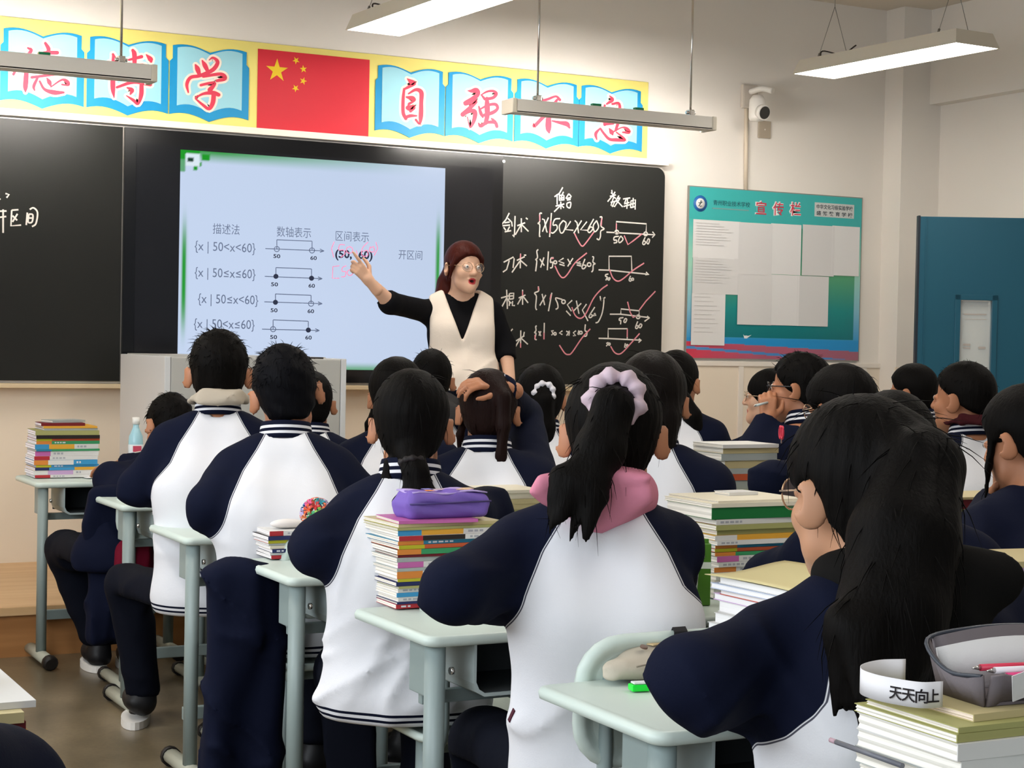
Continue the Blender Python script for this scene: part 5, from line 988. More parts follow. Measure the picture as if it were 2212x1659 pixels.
scrunchie(S4, (0.004, -.098, -.092), (0.1, -.3, -1), .026, .006, TIE)
S5 = person('S5', 'girl with a long ponytail in a lilac scrunchie and a pink hood', (1325, 938, 3.33), rel=-3, hy=4, hp=4, lean=0.06, hair='tied', thick=0.012, hs=1.06, lx=0.05, sw=0.150, hood=(PINKC, 'point'), fat=0.96, nx=-0.020, sfw=(0.0, 0.06),
    chains=[([(.01, -.085, .055), (.0, -.135, .045), (-.02, -.155, -.03), (-.045, -.185, -.09)], [.032, .036, .044, .038], .02)]+strands((-.03, -.175, -.05), (-.072, -.215, -.16), 18, .018, .036, 5),
    arms=[(w_(985, 1272, 3.12), w_(1120, 1300, 3.45)), (w_(1438, 1245, 3.52), w_(1415, 1250, 3.85))], q=0.75)
scrunchie(S5, (.004, -.112, .062), (0, -1, .25), .040, .016, LILAC)
S6 = person('S6', 'girl with very long straight ponytail, glasses and a black hood, nearest in the picture', (1850, 1065, 2.70), rel=-24, hy=-14, hp=6, lean=0.14, hair='tied', thick=0.016, hs=1.15, sw=0.160, hood=(BLKF, (1.22, 0.045, 0.03, 0.70)), fat=1.05, specs=(FRAMEG, True), skin=SKINM, face=True,
    chains=[([(.02, -.09, .06), (.0, -.14, .03), (-.055, -.165, -.06), (-.095, -.185, -.15), (-.11, -.195, -.20)], [.04, .052, .070, .068, .054], .025)]+strands((-.095, -.185, -.10), (-.135, -.21, -.265), 34, .026, .066, 6),
    arms=[(w_(1512, 1468, 2.48), w_(1650, 1520, 2.74)), (w_(2170, 1340, 2.78), w_(2060, 1390, 3.05))], q=0.7)
B1 = person('B1', 'pupil mostly hidden behind the boy with the wide white back', (672, 872, 6.7), rel=0, lean=0.14, hair='short')
B2 = person('B2', 'girl with a white clip on top of her hair, pink clip at side', (856, 858, 5.9), rel=-4, hp=6, lean=0.14, hair='tied', thick=0.020, chains=strands((-.07, -.01, -.04), (-.092, .0, -.15), 4, .012, .02, 3)+strands((.07, -.01, -.04), (.09, .0, -.15), 3, .012, .02, 4))
B4 = person('B4', 'girl reaching up to hold her short dark braid on top of her head', (1055, 890, 5.2), rel=2, hp=8, lean=0.14, hair='tied', thick=0.012, hmat=hair_mat('hair_brown_black', '1C100E', 0.5),
    chains=[([(.03, -.085, .06), (.045, -.115, .03), (.05, -.12, -.05), (.045, -.115, -.13)], [.026, .026, .022, .014], .015)]+strands((.046, -.115, -.12), (.045, -.115, -.165), 4, .008, .012, 3)+strands((-.075, .0, -.03), (-.085, .03, -.14), 3, .008, .015, 5),
    arms=[(w_(955, 1075, 5.05), w_(1000, 1080, 5.4)), (w_(1130, 900, 5.5), w_(1082, 838, 5.14))], hands=[None, dict(d=(-0.55, -0.35, 0.12), n=(0, -0.55, 1), curl=[0.7, 0.6, 0.55, 0.5], side=-1, step=0.005, s=0.85)])
B5 = person('B5', 'girl with straight hair to her shoulders behind the lilac scrunchie', (1408, 868, 4.45), rel=4, hp=4, lean=0.14, hair='long', thick=0.014, hmat=hair_mat('hair_soft_black', '14100E', 0.5), chains=[([(-.05, -.06, -.05), (-.055, -.075, -.2)], [.045, .03], .03), ([(.03, -.07, -.05), (.02, -.085, -.2)], [.05, .034], .03)]+strands((0, -.08, -.1), (-.01, -.09, -.235), 9, .026, .06, 6), arms=[(w_(1350, 1100, 4.4), w_(1380, 1090, 4.7)), (w_(1535, 1070, 4.5), w_(1470, 1075, 4.8))])
B6 = person('B6', 'pupil with smooth black hair seen past the nearest girl, right behind her head', (1925, 985, 3.55), rel=-6, hp=10, lean=0.14, hair='tied', thick=0.016, outfit='navy')
C1 = person('C1', 'pupil with round black hair and a charcoal hood, in the front rows', (932, 822, 7.05), rel=2, lean=0.13, hair='short', thick=0.012, hood=(GREYC, 1.25))
C2 = person('C2', 'girl with a white bow on a long low ponytail, standing out before the chalkboard', (1168, 862, 6.5), rel=0, lean=0.13, hair='tied', thick=0.016, chains=[([(.01, -.085, .03), (.012, -.125, .0), (.012, -.12, -.10), (.015, -.11, -.2)], [.03, .036, .045, .036], .02)]+strands((.012, -.12, -.12), (.015, -.12, -.27), 9, .02, .05, 6))
scrunchie(C2, (.012, -.122, .028), (0, -1, .1), .034, .011, WHITEB)
C3 = person('C3', 'girl whose ponytail in a tan band hangs to the right, by the notice board', (1462, 826, 6.9), rel=6, hy=10, lean=0.13, hair='tied', thick=0.012, chains=[([(.02, -.085, -.03), (.06, -.115, -.06), (.10, -.115, -.13), (.13, -.11, -.2)], [.022, .028, .038, .018], .02)])
scrunchie(C3, (.045, -.108, -.05), (0.8, -.4, -.6), .024, .005, TAN)
C4 = person('C4', 'girl in profile with round glasses and a fringe, furthest by the tiled wall', (1660, 858, 7.75), rel=-50, hy=-32, lean=0.13, hair='bangs', thick=0.012, specs=(FRAMEG, True), face=True, skin=SKINF)
C5 = person('C5', 'boy in black glasses resting his chin on a fist with a pen', (1724, 838, 6.15), rel=-38, hy=-34, lean=0.2, hair='short', thick=0.012, rough=0.004, specs=(FRAMEB, False), face=True, arms=[(w_(1590, 1035, 5.9), w_(1658, 915, 6.08)), None], hands=[dict(d=(0.1, 0.15, 1), n=(-0.6, -1, 0.1), curl=[1.1, 1.15, 1.2, 1.2], side=1, step=0.0042), None])
C6 = person('C6', 'girl with big soft black hair and bare ear, left of the teal door', (1812, 885, 5.3), rel=-22, hy=-26, hp=6, lean=0.16, hair='tied', thick=0.024, face=True, specs=(FRAMEG, True), arms=[(w_(1670, 1040, 5.1), w_(1760, 1050, 5.4)), None], chains=strands((-.07, .02, -.01), (-.085, .045, -.13), 3, .007, .015, 3))
D1 = person('D1', 'girl turned left with hair tucked behind her ear, before the teal door edge', (1968, 848, 7.6), rel=-45, hy=-22, lean=0.14, hair='tied', thick=0.012, face=True, skin=SKIN)
D2 = person('D2', 'boy with cropped hair, maroon collar and white back in front of the teal door', (2078, 862, 6.35), rel=-30, hy=-30, hs=1.08, lean=0.12, hair='fade', thick=0.012, face=True, hood=(MAROON, 'up'), arms=[(w_(1995, 1105, 6.2), w_(1995, 1075, 6.45)), None])
D3 = person('D3', 'girl at the right edge with loose strands, chin on her hand', (2212, 952, 4.1), rel=-35, hy=-20, hp=12, lean=0.2, hair='tied', thick=0.016, face=True, outfit='navy', skin=SKIN, chains=strands((-.07, .035, .02), (-.085, .08, -.15), 4, .005, .02, 8), arms=[(w_(2095, 1200, 3.95), w_(2150, 1085, 4.2)), None], hands=[dict(to=w_(2172, 1030, 4.16), n=(-0.2, 1, 0), curl=[0.9, 0.9, 0.9, 0.9], side=1, step=0.005), None])
L1 = person('L1', 'pupil at the bottom left corner, only a navy sleeve in view', (-800, 1040, 1.36), rel=0, lean=0.14, hair='short', outfit='navy', arms=[None, (w_(-12, 1735, 1.6), w_(-160, 1760, 1.85))])
for P_, lb in ((S1, 'pale green chair under the boy bent over the first desk'), (S2, 'pale green chair under the boy in the beige hood'), (S3, 'pale green chair under the boy with the wide white back'), (S4, 'pale green chair under the girl with the low ponytail'),
    (S5, 'pale green chair with a black strap over its backrest'), (S6, 'pale green chair under the nearest girl'), (B1, 'pale green chair hidden behind the boy with the wide white back'), (B2, 'pale green chair under the girl with the white hair clip'), (B4, 'pale green chair under the girl holding her hair'),
    (B5, 'pale green chair under the girl with shoulder-length hair'), (B6, 'pale green chair hidden right of the nearest girl'), (C1, 'pale green chair under the pupil in the charcoal hood'), (C2, 'pale green chair under the girl with the white bow'), (C3, 'pale green chair under the girl by the notice board'),
    (C4, 'pale green chair under the girl by the tiled wall'), (C5, 'pale green chair under the boy with a pen'), (C6, 'pale green chair under the girl with big soft hair'), (D1, 'pale green chair under the girl by the door edge'), (D2, 'pale green chair under the boy in the maroon collar'), (D3, 'pale green chair under the girl at the right edge')): seat_of(P_, lb, {id(S1): 1.76, id(S2): 1.83, id(S3): 1.75, id(S4): 1.755, id(S5): 1.69, id(S6): 1.70}.get(id(P_)))
# desks of the right-hand half, one in front of each pupil
for P_, lb in ((B1, 'pale green desk hidden ahead of the boy with the wide white back'), (B2, 'pale green desk before the girl with the white hair clip'), (B4, 'pale green desk before the girl holding her own hair'), (C1, 'pale green desk before the pupil in the charcoal hood'), (C2, 'pale green desk before the girl with the white bow'), (C3, 'pale green desk before the girl by the notice board'), (C4, 'pale green desk before the girl in profile by the tiled wall'), (C5, 'pale green desk under the elbow of the boy with the pen'),
    (C6, 'pale green desk before the girl with big soft hair'), (D1, 'pale green desk before the girl by the door edge'), (D2, 'pale green desk before the boy in the maroon collar'), (D3, 'pale green desk under the book stack of the girl at the right edge')):
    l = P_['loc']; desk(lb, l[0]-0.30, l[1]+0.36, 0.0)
for P_, n_h, l_h, tp_ in ((S1, 160, .018, True), (S2, 320, .020, True), (S3, 320, .018, True), (B1, 80, .018, True), (C1, 80, .018, True), (C5, 160, .02, True), (D2, 160, .012, True), (S4, 90, .045, False), (S5, 140, .05, False), (S6, 200, .06, False), (B4, 60, .04, False), (B5, 70, .05, False), (C6, 60, .04, False), (D3, 16, .035, False), (C2, 50, .04, False)):
    loose_strands(P_, n_h, l_h, n_h, tp_)
# ---------------------------------------------------------------- the teacher
T = person('T', 'woman teacher in a cream knit vest and black sweater pointing at the slide', (1003, 578, 8.35), rel=176, hy=-24, hp=2, hr=-2, lean=-0.02, hair='tied', thick=0.013, hmat=HAIRR, outfit='black', skin=SKINF, face=True, mouth=0.0065, specs=(FRAMEG, True), sw=0.150, fat=0.86, back=0.0, hipz=1.10, ground=0.209, stand=True, hs=1.0, cuff=0.13,
    chains=[([(.0, -.10, .0), (.02, -.12, -.08), (.05, -.105, -.17), (.06, -.10, -.24)], [.05, .055, .05, .03], .03), ([(.068, .045, .05), (.082, .03, -.0), (.088, .015, -.07)], [.012, .012, .006], .012), ([(-.066, .05, .05), (-.080, .04, .0)], [.012, .008], .012)],
    arms=[(w_(1090, 742, 8.42), w_(1102, 822, 8.3)), (w_(843, 655, 8.15), w_(800, 610, 8.05))], hands=[None, dict(to=w_(764, 566, 8.0), n=(0.3, 1, 0.6), curl=[0.05, 0.95, 1.1, 1.15], side=1, step=0.0045)],
    legs=[((-0.085, 0.03, 0.69), (-0.09, 0.0, 0.30)), ((0.085, 0.03, 0.69), (0.09, 0.0, 0.30))])
def vest(P):
    N_, d = T['N'], T['tors'](P, 0.030); d = smin(d, ell(P, (0, 0.0, 1.14), (0.178, 0.138, 0.13)), 0.06); xx = np.abs(P[:, 0]-N_[0])
    hole = xx-(0.160+0.24*np.clip(N_[2]-0.30-P[:, 2], 0, 0.25)); d = smax(d, hole, 0.012)
    vcut = np.minimum((P[:, 2]-(N_[2]-0.255))*0.36-xx, P[:, 1]-N_[1]+0.005); d = smax(d, vcut, 0.008); d = smax(d, -cap(P, N_+np.array([0, 0, -0.06]), N_+np.array([0, 0, 0.12]), 0.078), 0.01)
    return smax(smax(d+folds(P, 0.003, 3)+creases(P, 0.012, 12, 0.4)*(1-sstep(1.15, 1.38, P[:, 2])), 1.035-P[:, 2], 0.006), P[:, 2]-(N_[2]+0.01), 0.01)
sdfobj('knit_vest', vest, (-0.30, -0.26, 1.0), (0.30, 0.30, 1.68), 0.008, VESTC, T['t'], it=2)
# ---------------------------------------------------------------- books, each one a thing
def page_mat(c):
    k = 'pages_'+c
    if k in _mats: return _mats[k]
    m = mat(k, c, 0.85, 0.1); nt, b = nodes(m); tc = nt.nodes.new('ShaderNodeTexCoord'); mp = nt.nodes.new('ShaderNodeMapping'); mp.inputs['Scale'].default_value = (6, 6, 900)
    n = nt.nodes.new('ShaderNodeTexNoise'); n.inputs['Scale'].default_value = 1; n.inputs['Detail'].default_value = 3
    nt.links.new(tc.outputs['Object'], mp.inputs['Vector']); nt.links.new(mp.outputs['Vector'], n.inputs['Vector'])
    bc = lin(c); nt.links.new(mixc(nt, n.outputs['Fac'], tuple(v*0.86 for v in bc), tuple(min(1, v*1.08) for v in bc)), b.inputs['Base Color']); return m
NAMES = {'R': ('B23038', 'red'), 'N': ('262E5C', 'navy'), 'W': ('DAD8D4', 'white'), 'B': ('3E93C4', 'blue'), 'T': ('2F7F9E', 'teal'), 'O': ('D9863C', 'orange'), 'Y': ('B9B42C', 'lime'), 'G': ('3C9460', 'green'), 'P': ('C468A8', 'pink'), 'K': ('C8B98A', 'kraft'), 'V': ('A6A468', 'olive'),
         'M': ('6E2028', 'maroon'), 'D': ('2A2422', 'black'), 'E': ('A9B0AC', 'grey'), 'C': ('C45A36', 'rust'), 'L': ('C9A6CE', 'lilac'), 'A': ('E0A63C', 'amber'), 'H': ('E6DDC6', 'cream'), 'Z': ('B9C3DA', 'pale blue'), 'J': ('1E7038', 'dark green'), 'F': ('8A3F2C', 'brown')}
ORD = ['lowest', 'second from the bottom', 'third from the bottom', 'fourth from the bottom', 'fifth from the bottom', 'sixth from the bottom', 'seventh from the bottom', 'eighth from the bottom', 'ninth from the bottom', 'tenth from the bottom', 'eleventh from the bottom', 'twelfth from the bottom', 'thirteenth from the bottom', 'fourteenth from the bottom', 'fifteenth from the bottom', 'sixteenth from the bottom', 'seventeenth from the bottom', 'eighteenth from the bottom', 'nineteenth from the bottom', 'twentieth from the bottom', 'twenty-first from the bottom']
def book(kind, label, loc, rz, L, W, t, spine, pages='EDE6DB', group=None, top=None, rs=None, tilt=0.0):
    """a closed book lying flat: spine along x at y = 0, facing -y; spine is a list of (fraction, colour key)"""
    o = thing(kind, label, 'book', loc, rz, group); o.rotation_euler = (0, tilt, rz)
    keys = [k for _, k in spine]; ck = top or keys[-1]; ms = [cmat(NAMES[ck][0], 0.45)]; bm = bmesh.new(); c = min(0.0011, t*0.2)
    bx(bm, 0, L, 0, W, 0, c, 0); bx(bm, 0, L, 0, W, t-c, t, 0); x = 0.0
    for fr, k in spine:
        m = cmat(NAMES[k][0], 0.45)
        if m not in ms: ms.append(m)
        bx(bm, x*L, min(1, x+fr)*L, -0.0004, c, 0.0002, t-0.0002, ms.index(m)); x += fr
    if rs is not None and t > 0.008 and spine[-1][1] in 'WEBNRTG':   # blurred printing on the spine
        im = cmat('A8A8AE' if spine[-1][1] in 'WE' else 'D8D8DC', 0.5); ms.append(im); xs = (1-spine[-1][0])*L+0.012
        for q_ in range(rs.randint(2, 6)):
            w_q = rs.uniform(0.006, 0.012); bx(bm, xs, xs+w_q, -0.0007, -0.0003, t*0.3, t*0.7, len(ms)-1); xs += w_q+0.004
            if xs > L*0.8: break
    me = bpy.data.meshes.new('cover'); bmesh.ops.recalc_face_normals(bm, faces=bm.faces[:]); bm.to_mesh(me); bm.free(); link('cover', me, o, ms)
    bm = bmesh.new(); n = 7; t0, t1 = c, t-c      # page block with a slightly wavy cut edge
    rg = [[bm.verts.new((0.0012+0.0012*math.sin(k*1.7+L*90)+(0.0), y, t0+(t1-t0)*k/n)) for k in range(n+1)] for y in (c, W-0.002)]
    rr2 = [[bm.verts.new((L-0.0015, y, t0+(t1-t0)*k/n)) for k in range(n+1)] for y in (c, W-0.002)]
    for k in range(n):
        bm.faces.new((rg[0][k], rg[0][k+1], rg[1][k+1], rg[1][k])); bm.faces.new((rr2[0][k], rr2[1][k], rr2[1][k+1], rr2[0][k+1])); bm.faces.new((rg[1][k], rg[1][k+1], rr2[1][k+1], rr2[1][k])); bm.faces.new((rg[0][k], rr2[0][k], rr2[0][k+1], rg[0][k+1]))
    bm.faces.new([rg[0][0], rg[1][0], rr2[1][0], rr2[0][0]]); bm.faces.new([rg[0][n], rr2[0][n], rr2[1][n], rg[1][n]]); bmobj('pages', bm, page_mat(pages), o); return o
def stack(where, group, x, y, rz, items, z=0.737, L=0.26, W=0.185, seed=1, jit=0.006, pages='EDE6DB'):
    """items from the bottom: (thickness, 'colours', optional dict)"""
    rs = np.random.RandomState(seed); pr = seed not in (6, 8, 9, 11, 12, 13); c, s = math.cos(R(rz)), math.sin(R(rz)); n = len(items)
    for i, it in enumerate(items):
        t, cols = it[0], it[1]; op = it[2] if len(it) > 2 else {}
        l, w_b = op.get('L', L), op.get('W', W); dx, dy = rs.uniform(-jit, jit, 2); dx += op.get('dx', 0); dy += op.get('dy', 0)
        if len(cols) == 1: sp = [(1.0, cols)]
        elif len(cols) == 2: sp = [(0.24, cols[0]), (0.76, cols[1])]
        else: sp = [(0.22, cols[0]), (0.40, cols[1]), (0.38, cols[2])]
        nm = ' and '.join(dict.fromkeys(NAMES[k][1] for k in cols[:2])); pos = 'topmost' if i == n-1 else ORD[i]; kind = op.get('kind', 'textbook')
        lb = '%s %s, %s, stack %s' % (nm, {'textbook': 'book', 'notebook': 'notebook', 'booklet': 'booklet', 'folder': 'folder'}[kind], pos, where)
        book(kind, lb, (x+dx*c-dy*s, y+dx*s+dy*c, z), R(rz+rs.uniform(-1.5, 1.5)+op.get('rz', 0)), l, w_b, t, sp, op.get('pages', pages), group, op.get('top'), rs if pr else None); z += t+0.0002
    return z
nb_ = dict(kind='notebook'); bk_ = dict(kind='booklet'); fo_ = dict(kind='folder')
p = onz(30, 1022, 0.735)
Z1 = stack('nearest the platform', 'books on the first desk', 1.462, 7.10, 0, [(.012, 'RW'), (.018, 'WLW'), (.012, 'NBA'), (.010, 'YB'), (.020, 'OWB'), (.016, 'RW'), (.020, 'PW'), (.008, 'TG'), (.020, 'BAW'), (.013, 'OG'), (.010, 'YC'), (.014, 'D', nb_), (.019, 'V', nb_), (.009, 'E', dict(L=.22, dx=.03, **nb_)), (.008, 'A', dict(L=.22, dx=.03, **bk_)), (.012, 'M', dict(L=.18, W=.13, dx=.03, dy=.02, **nb_))], seed=2, pages='EFEAF0')
book('booklet', 'small greenish grey booklet lying askew on top of the stack by the platform', (1.54, 7.14, Z1), R(16), .15, .10, .010, [(1, 'E')], group='books on the first desk')
p = onz(365, 1131, 0.735)
Z2 = stack('beside the wide white back', 'books on the third desk', p[0], p[1], 0, [(.008, 'N'), (.014, 'WE'), (.010, 'ET'), (.008, 'OT'), (.008, 'NW'), (.020, 'OW'), (.014, 'PW'), (.008, 'YT'), (.012, 'OG'), (.009, 'YC'), (.013, 'BA'), (.014, 'RW'), (.010, 'K', fo_), (.007, 'A', bk_), (.012, 'K', fo_), (.009, 'H', dict(dx=-.004, **bk_))], seed=3, pages='F1ECEE')
p = onz(582, 1210, 0.735)
Z3 = stack('beside the colourful paper flowers', 'books on the fourth desk', p[0], p[1], 0, [(.010, 'RD'), (.007, 'W', bk_), (.010, 'N'), (.008, 'H', bk_), (.006, 'E', bk_), (.009, 'YC'), (.011, 'ND'), (.013, 'RW', dict(L=.16)), ], seed=4, W=.20, pages='F2EDEB')
Z4 = stack('under the purple case', 'books on the fifth desk', 1.50, 3.445, 1, [(.010, 'R'), (.005, 'N', bk_), (.010, 'W'), (.010, 'BW'), (.009, 'W'), (.005, 'V', bk_), (.009, 'NN'), (.007, 'YN'), (.016, 'OW'), (.007, 'E', bk_), (.013, 'PW'), (.010, 'E'), (.006, 'M', bk_), (.012, 'OGD'), (.009, 'YC'), (.009, 'OT'), (.011, 'RDW'), (.012, 'BAW'), (.006, 'V', fo_), (.008, 'K', fo_), (.007, 'P', dict(L=.19, W=.15, rz=-3, **nb_))], seed=5, jit=.003)
Z5 = stack('right of the low ponytail', 'beige books right of the low ponytail', 2.085, 4.22, 0, [(.03, 'W'), (.025, 'W'), (.03, 'E'), (.022, 'V'), (.018, 'V'), (.016, 'K', fo_), (.014, 'K', fo_), (.016, 'H', fo_), (.009, 'H', fo_)], seed=6, L=.19, W=.17)
Z6 = stack('behind the green milk carton', 'books on the desk of the thick green book', 2.27, 3.335, 0, [(.022, 'W'), (.020, 'H'), (.018, 'W'), (.012, 'OW'), (.012, 'W'), (.014, 'PW'), (.009, 'OGD'), (.008, 'YC'), (.008, 'OT'), (.011, 'W'), (.012, 'WA'), (.012, 'V', fo_), (.012, 'V', fo_), (.013, 'W', dict(top='M', dy=-.004, **nb_)), (.028, 'J', dict(W=.20, dx=-.01)), (.010, 'H', dict(W=.21, dx=-.02, **fo_)), (.005, 'H', dict(rz=2, W=.21, **fo_))], seed=7, W=.19)
book('notebook', 'small white pad lying on the cream folder above the thick green book', (2.38, 3.45, Z6), R(4), .09, .06, .008, [(1, 'W')], group='books on the desk of the thick green book')
Z7 = stack('under the crumpled kraft sheet', 'white booklets beside the nearest girl', 1.925, 2.315, 93, [(.020, 'W'), (.018, 'W'), (.022, 'W'), (.016, 'W'), (.020, 'W'), (.018, 'W'), (.020, 'W'), (.012, 'L'), (.010, 'C', bk_), (.010, 'Z', bk_), (.012, 'W', bk_)], seed=8, L=.25, W=.18, jit=.012, pages='F1EEEC')
bm = bmesh.new(); rs = np.random.RandomState(3); n = 9; g = [[bm.verts.new((x, y, 0.004+0.006*math.sin(9*x+4*y)+0.004*math.sin(25*y+6*x))) for y in np.linspace(0, .19, n)] for x in np.linspace(0, .26, n)]
for i in range(n-1):
    for j in range(n-1): bm.faces.new((g[i][j], g[i+1][j], g[i+1][j+1], g[i][j+1]))
ks = bmobj('kraft_sheet', bm, mat('kraft_paper', 'D2C594', 0.8, 0.1), None, True); ks.modifiers.new('thickness', 'SOLIDIFY').thickness = 0.0012; ks.location = (1.93, 2.32, Z7+.004); ks.rotation_euler = (R(-2), 0, R(95)); tag(ks, 'crumpled kraft paper sheet lying over the white booklets beside the nearest girl', 'paper')
l6 = C6['loc']
Z8 = stack('left of the boy with a pen', 'grey books left of the boy with a pen', l6[0]-0.20, l6[1]+0.42, 0, [(.03, 'D'), (.012, 'Y', bk_), (.03, 'D'), (.035, 'E'), (.028, 'V'), (.03, 'E'), (.02, 'C'), (.018, 'E'), (.025, 'K'), (.022, 'E'), (.018, 'K', fo_), (.012, 'W', fo_)], seed=9, L=.22, W=.17, jit=.012)
sh = thing('scissors', 'red-handled scissors standing beside the grey books left of the boy with a pen', 'scissors', (l6[0]+0.045, l6[1]+0.45, Z8), R(68)); bm = bmesh.new()
for s_ in (-1, 1): tube(bm, [(s_*.012+.012*math.cos(a), 0, .035+.02*math.sin(a)) for a in np.linspace(0, 2*math.pi, 15)], .004, 6, caps=False)
bmobj('handle', bm, mat('scissor_red', 'D0364C', 0.4), sh); bm = bmesh.new(); prism(bm, [(-.006, .0), (.006, .0), (.004, .02), (-.004, .02)], -.001, .001); bmobj('blade', bm, CHROME, sh)
Z9 = stack('of the girl at right edge', 'books of the girl at the right edge', 2.985, 3.31, 0, [(.022, 'W'), (.02, 'E'), (.018, 'H'), (.02, 'W'), (.012, 'R'), (.018, 'W'), (.018, 'E'), (.014, 'Z'), (.014, 'H'), (.022, 'OW'), (.014, 'V'), (.024, 'M'), (.006, 'K', fo_)], seed=10, L=.20, W=.16, jit=.014)
Z10 = stack('of folded booklets by the right edge', 'folded booklets by the right edge', 2.275, 2.43, -8, [(.022, 'Z'), (.022, 'Z'), (.02, 'W'), (.024, 'Z'), (.02, 'H'), (.024, 'V'), (.02, 'W', bk_), (.018, 'W', bk_), (.014, 'L', bk_), (.012, 'K', bk_)], seed=11, jit=.008)
Z11 = stack('under the paper band', 'white books under the paper band', 1.35, 1.487, 0, [(.018, 'W'), (.020, 'W'), (.015, 'Z'), (.016, 'H'), (.012, 'W'), (.020, 'E'), (.022, 'W'), (.020, 'W'), (.010, 'V', fo_)], seed=12, jit=.004, W=.185, pages='F0ECE2')
book('folder', 'thin olive folder near the top of the stack under the grey pencil case', (1.352, 1.49, Z11), R(-1), .255, .17, .007, [(1, 'V')], group='white books under the paper band'); Z11 += .0072
book('notebook', 'tan notebook on top of the stack under the grey pencil case', (1.388, 1.505, Z11), R(1), .21, .15, .009, [(1, 'K')], group='white books under the paper band', pages='F3E4D4'); Z11 += .0092
dk = desk('pale green desk in the bottom left corner under the green book', -0.17, 1.86, 0.0)
Z12 = stack('in the bottom left corner', 'books in the bottom left corner', 0.170, 1.92, 0, [(.026, 'W'), (.022, 'P'), (.028, 'L'), (.022, 'W'), (.030, 'J'), (.014, 'A', fo_), (.008, 'W', bk_), (.010, 'M', bk_), (.012, 'K', fo_), (.008, 'W', dict(dy=.02, **bk_))], seed=13, L=.225, W=.20, jit=.010)
tp = thing('tape_roll', 'white roll of tape on top of the books in the bottom left corner', 'tape', (0.300, 2.05, Z12)); bm = bmesh.new(); lathe(bm, [(.022, 0), (.042, 0), (.042, .04), (.022, .04), (.022, 0.0005)], 28); bmobj('roll', bm, cmat('E8E4DA', 0.5), tp)
# ---------------------------------------------------------------- things on the desks
pc = thing('pencil_case', 'purple cloth pencil case on top of the tallest bright book stack', 'pencil case', (1.53, 3.455, Z4), R(2)); PUR = weave(mat('purple_cloth', '7A62B4', 0.7, 0.2)); PURL = weave(mat('lilac_print', 'B6A2D8', 0.7, 0.2))
sdfobj('pouch', lambda P: np.linalg.norm(np.maximum(np.abs(P-V3(.105, .05, .028))-V3(.085, .032, .012), 0), axis=1)-.017+0.003*np.sin(P[:, 0]*60+P[:, 2]*160)*np.clip(P[:, 2]*30, 0, 1)+creases(P, .005, 4, .4, 50, 80), (-.01, -.02, -.004), (.22, .12, .07), .004, PUR, pc, it=2)
bm = bmesh.new(); g = [[bm.verts.new((x, y, .0575+.003*math.sin(x*50)+.002*math.sin(y*90))) for y in np.linspace(.008, .095, 7)] for x in np.linspace(.012, .20, 12)]
for i in range(11):
    for j in range(6): bm.faces.new((g[i][j], g[i+1][j], g[i+1][j+1], g[i][j+1]))
fp = bmobj('printed_flap', bm, PURL, pc, True); fp.modifiers.new('thickness', 'SOLIDIFY').thickness = .003
for x, y, r_, c_ in ((.06, .03, .012, 'E08A5A'), (.10, .05, .016, 'C8AEB4'), (.15, .04, .018, 'D8B48C'), (.175, .06, .012, 'E0C0A0'), (.075, .065, .01, '8E86C8')): box('print_patch', x-r_, x+r_, y-.012, y+.012, .0615, .0622, cmat(c_, 0.7), fp)
tubeobj('zip', [(.0, -.002, .035), (.10, -.0035, .036), (.205, -.001, .037)], .0022, mat('zip_dark', '4A3C78', 0.4), pc, 6)
en = book('notebook', 'pink patterned notebook jutting left under the purple pencil case', (1.505, 3.47, Z4-.0), R(6), .02, .02, .0005, [(1, 'P')], group='books on the fifth desk') if False else None
# paper band with brush writing, and the open grey pencil case beside it
zb_ = Z11+.0003; band_px = [(1955, 1476), (1900, 1478), (1862, 1488), (1860, 1500), (1890, 1512), (1935, 1522), (1990, 1530), (2036, 1528)]
pts = [onz(x, y, zb_) for x, y in smooth_poly(band_px, 6)]
bd = thing('paper_band', 'white paper band with four black brush characters standing on the nearest book stack', 'paper band', tuple(pts[len(pts)//2])); o_ = pts[len(pts)//2]
bm = bmesh.new(); hB = .031; V_ = [(bm.verts.new(p_-o_), bm.verts.new(p_-o_+np.array([0, 0, hB]))) for p_ in pts]
for a, b in zip(V_, V_[1:]): bm.faces.new((a[0], b[0], b[1], a[1]))
so_ = bmobj('band', bm, mat('band_paper', 'E4E2E4', 0.6, 0.2), bd, True); so_.modifiers.new('thickness', 'SOLIDIFY').thickness = 0.0006
a, b = onz(1928, 1520, zb_), onz(2034, 1528, zb_); ud = (b-a)/np.linalg.norm(b-a); ang = math.atan2(ud[1], ud[0])
P2_ = np.array(pts)
for i, ch in enumerate('天天向上'):
    tx = onz((1936, 1963, 1989, 2016)[i], (1522, 1526, 1529, 1529)[i], zb_); k = int(np.argmin(np.linalg.norm(P2_-tx, axis=1))); k = min(max(k, 1), len(P2_)-2); tv = P2_[k+1]-P2_[k-1]; tv /= np.linalg.norm(tv); n_ = np.array([tv[1], -tv[0], 0])
    o, wd = text('character', ch, .0175, mat('brush_black', '1A1418', 0.6), bd, .022); o.rotation_euler = (0, 0, math.atan2(tv[1], tv[0])); o.location = Vector(P2_[k]-o_+n_*.0018-tv*.0085+np.array([0, 0, .008]))
gp = thing('pencil_case', 'open grey pencil case with pink pens and a white lining on the nearest book stack', 'pencil case', (1.43, 1.53, zb_), R(-4)); GRY = weave(mat('case_grey', '6E676A', 0.8, 0.15)); LIN = weave(mat('case_lining', 'DDDCDC', 0.8, 0.15))
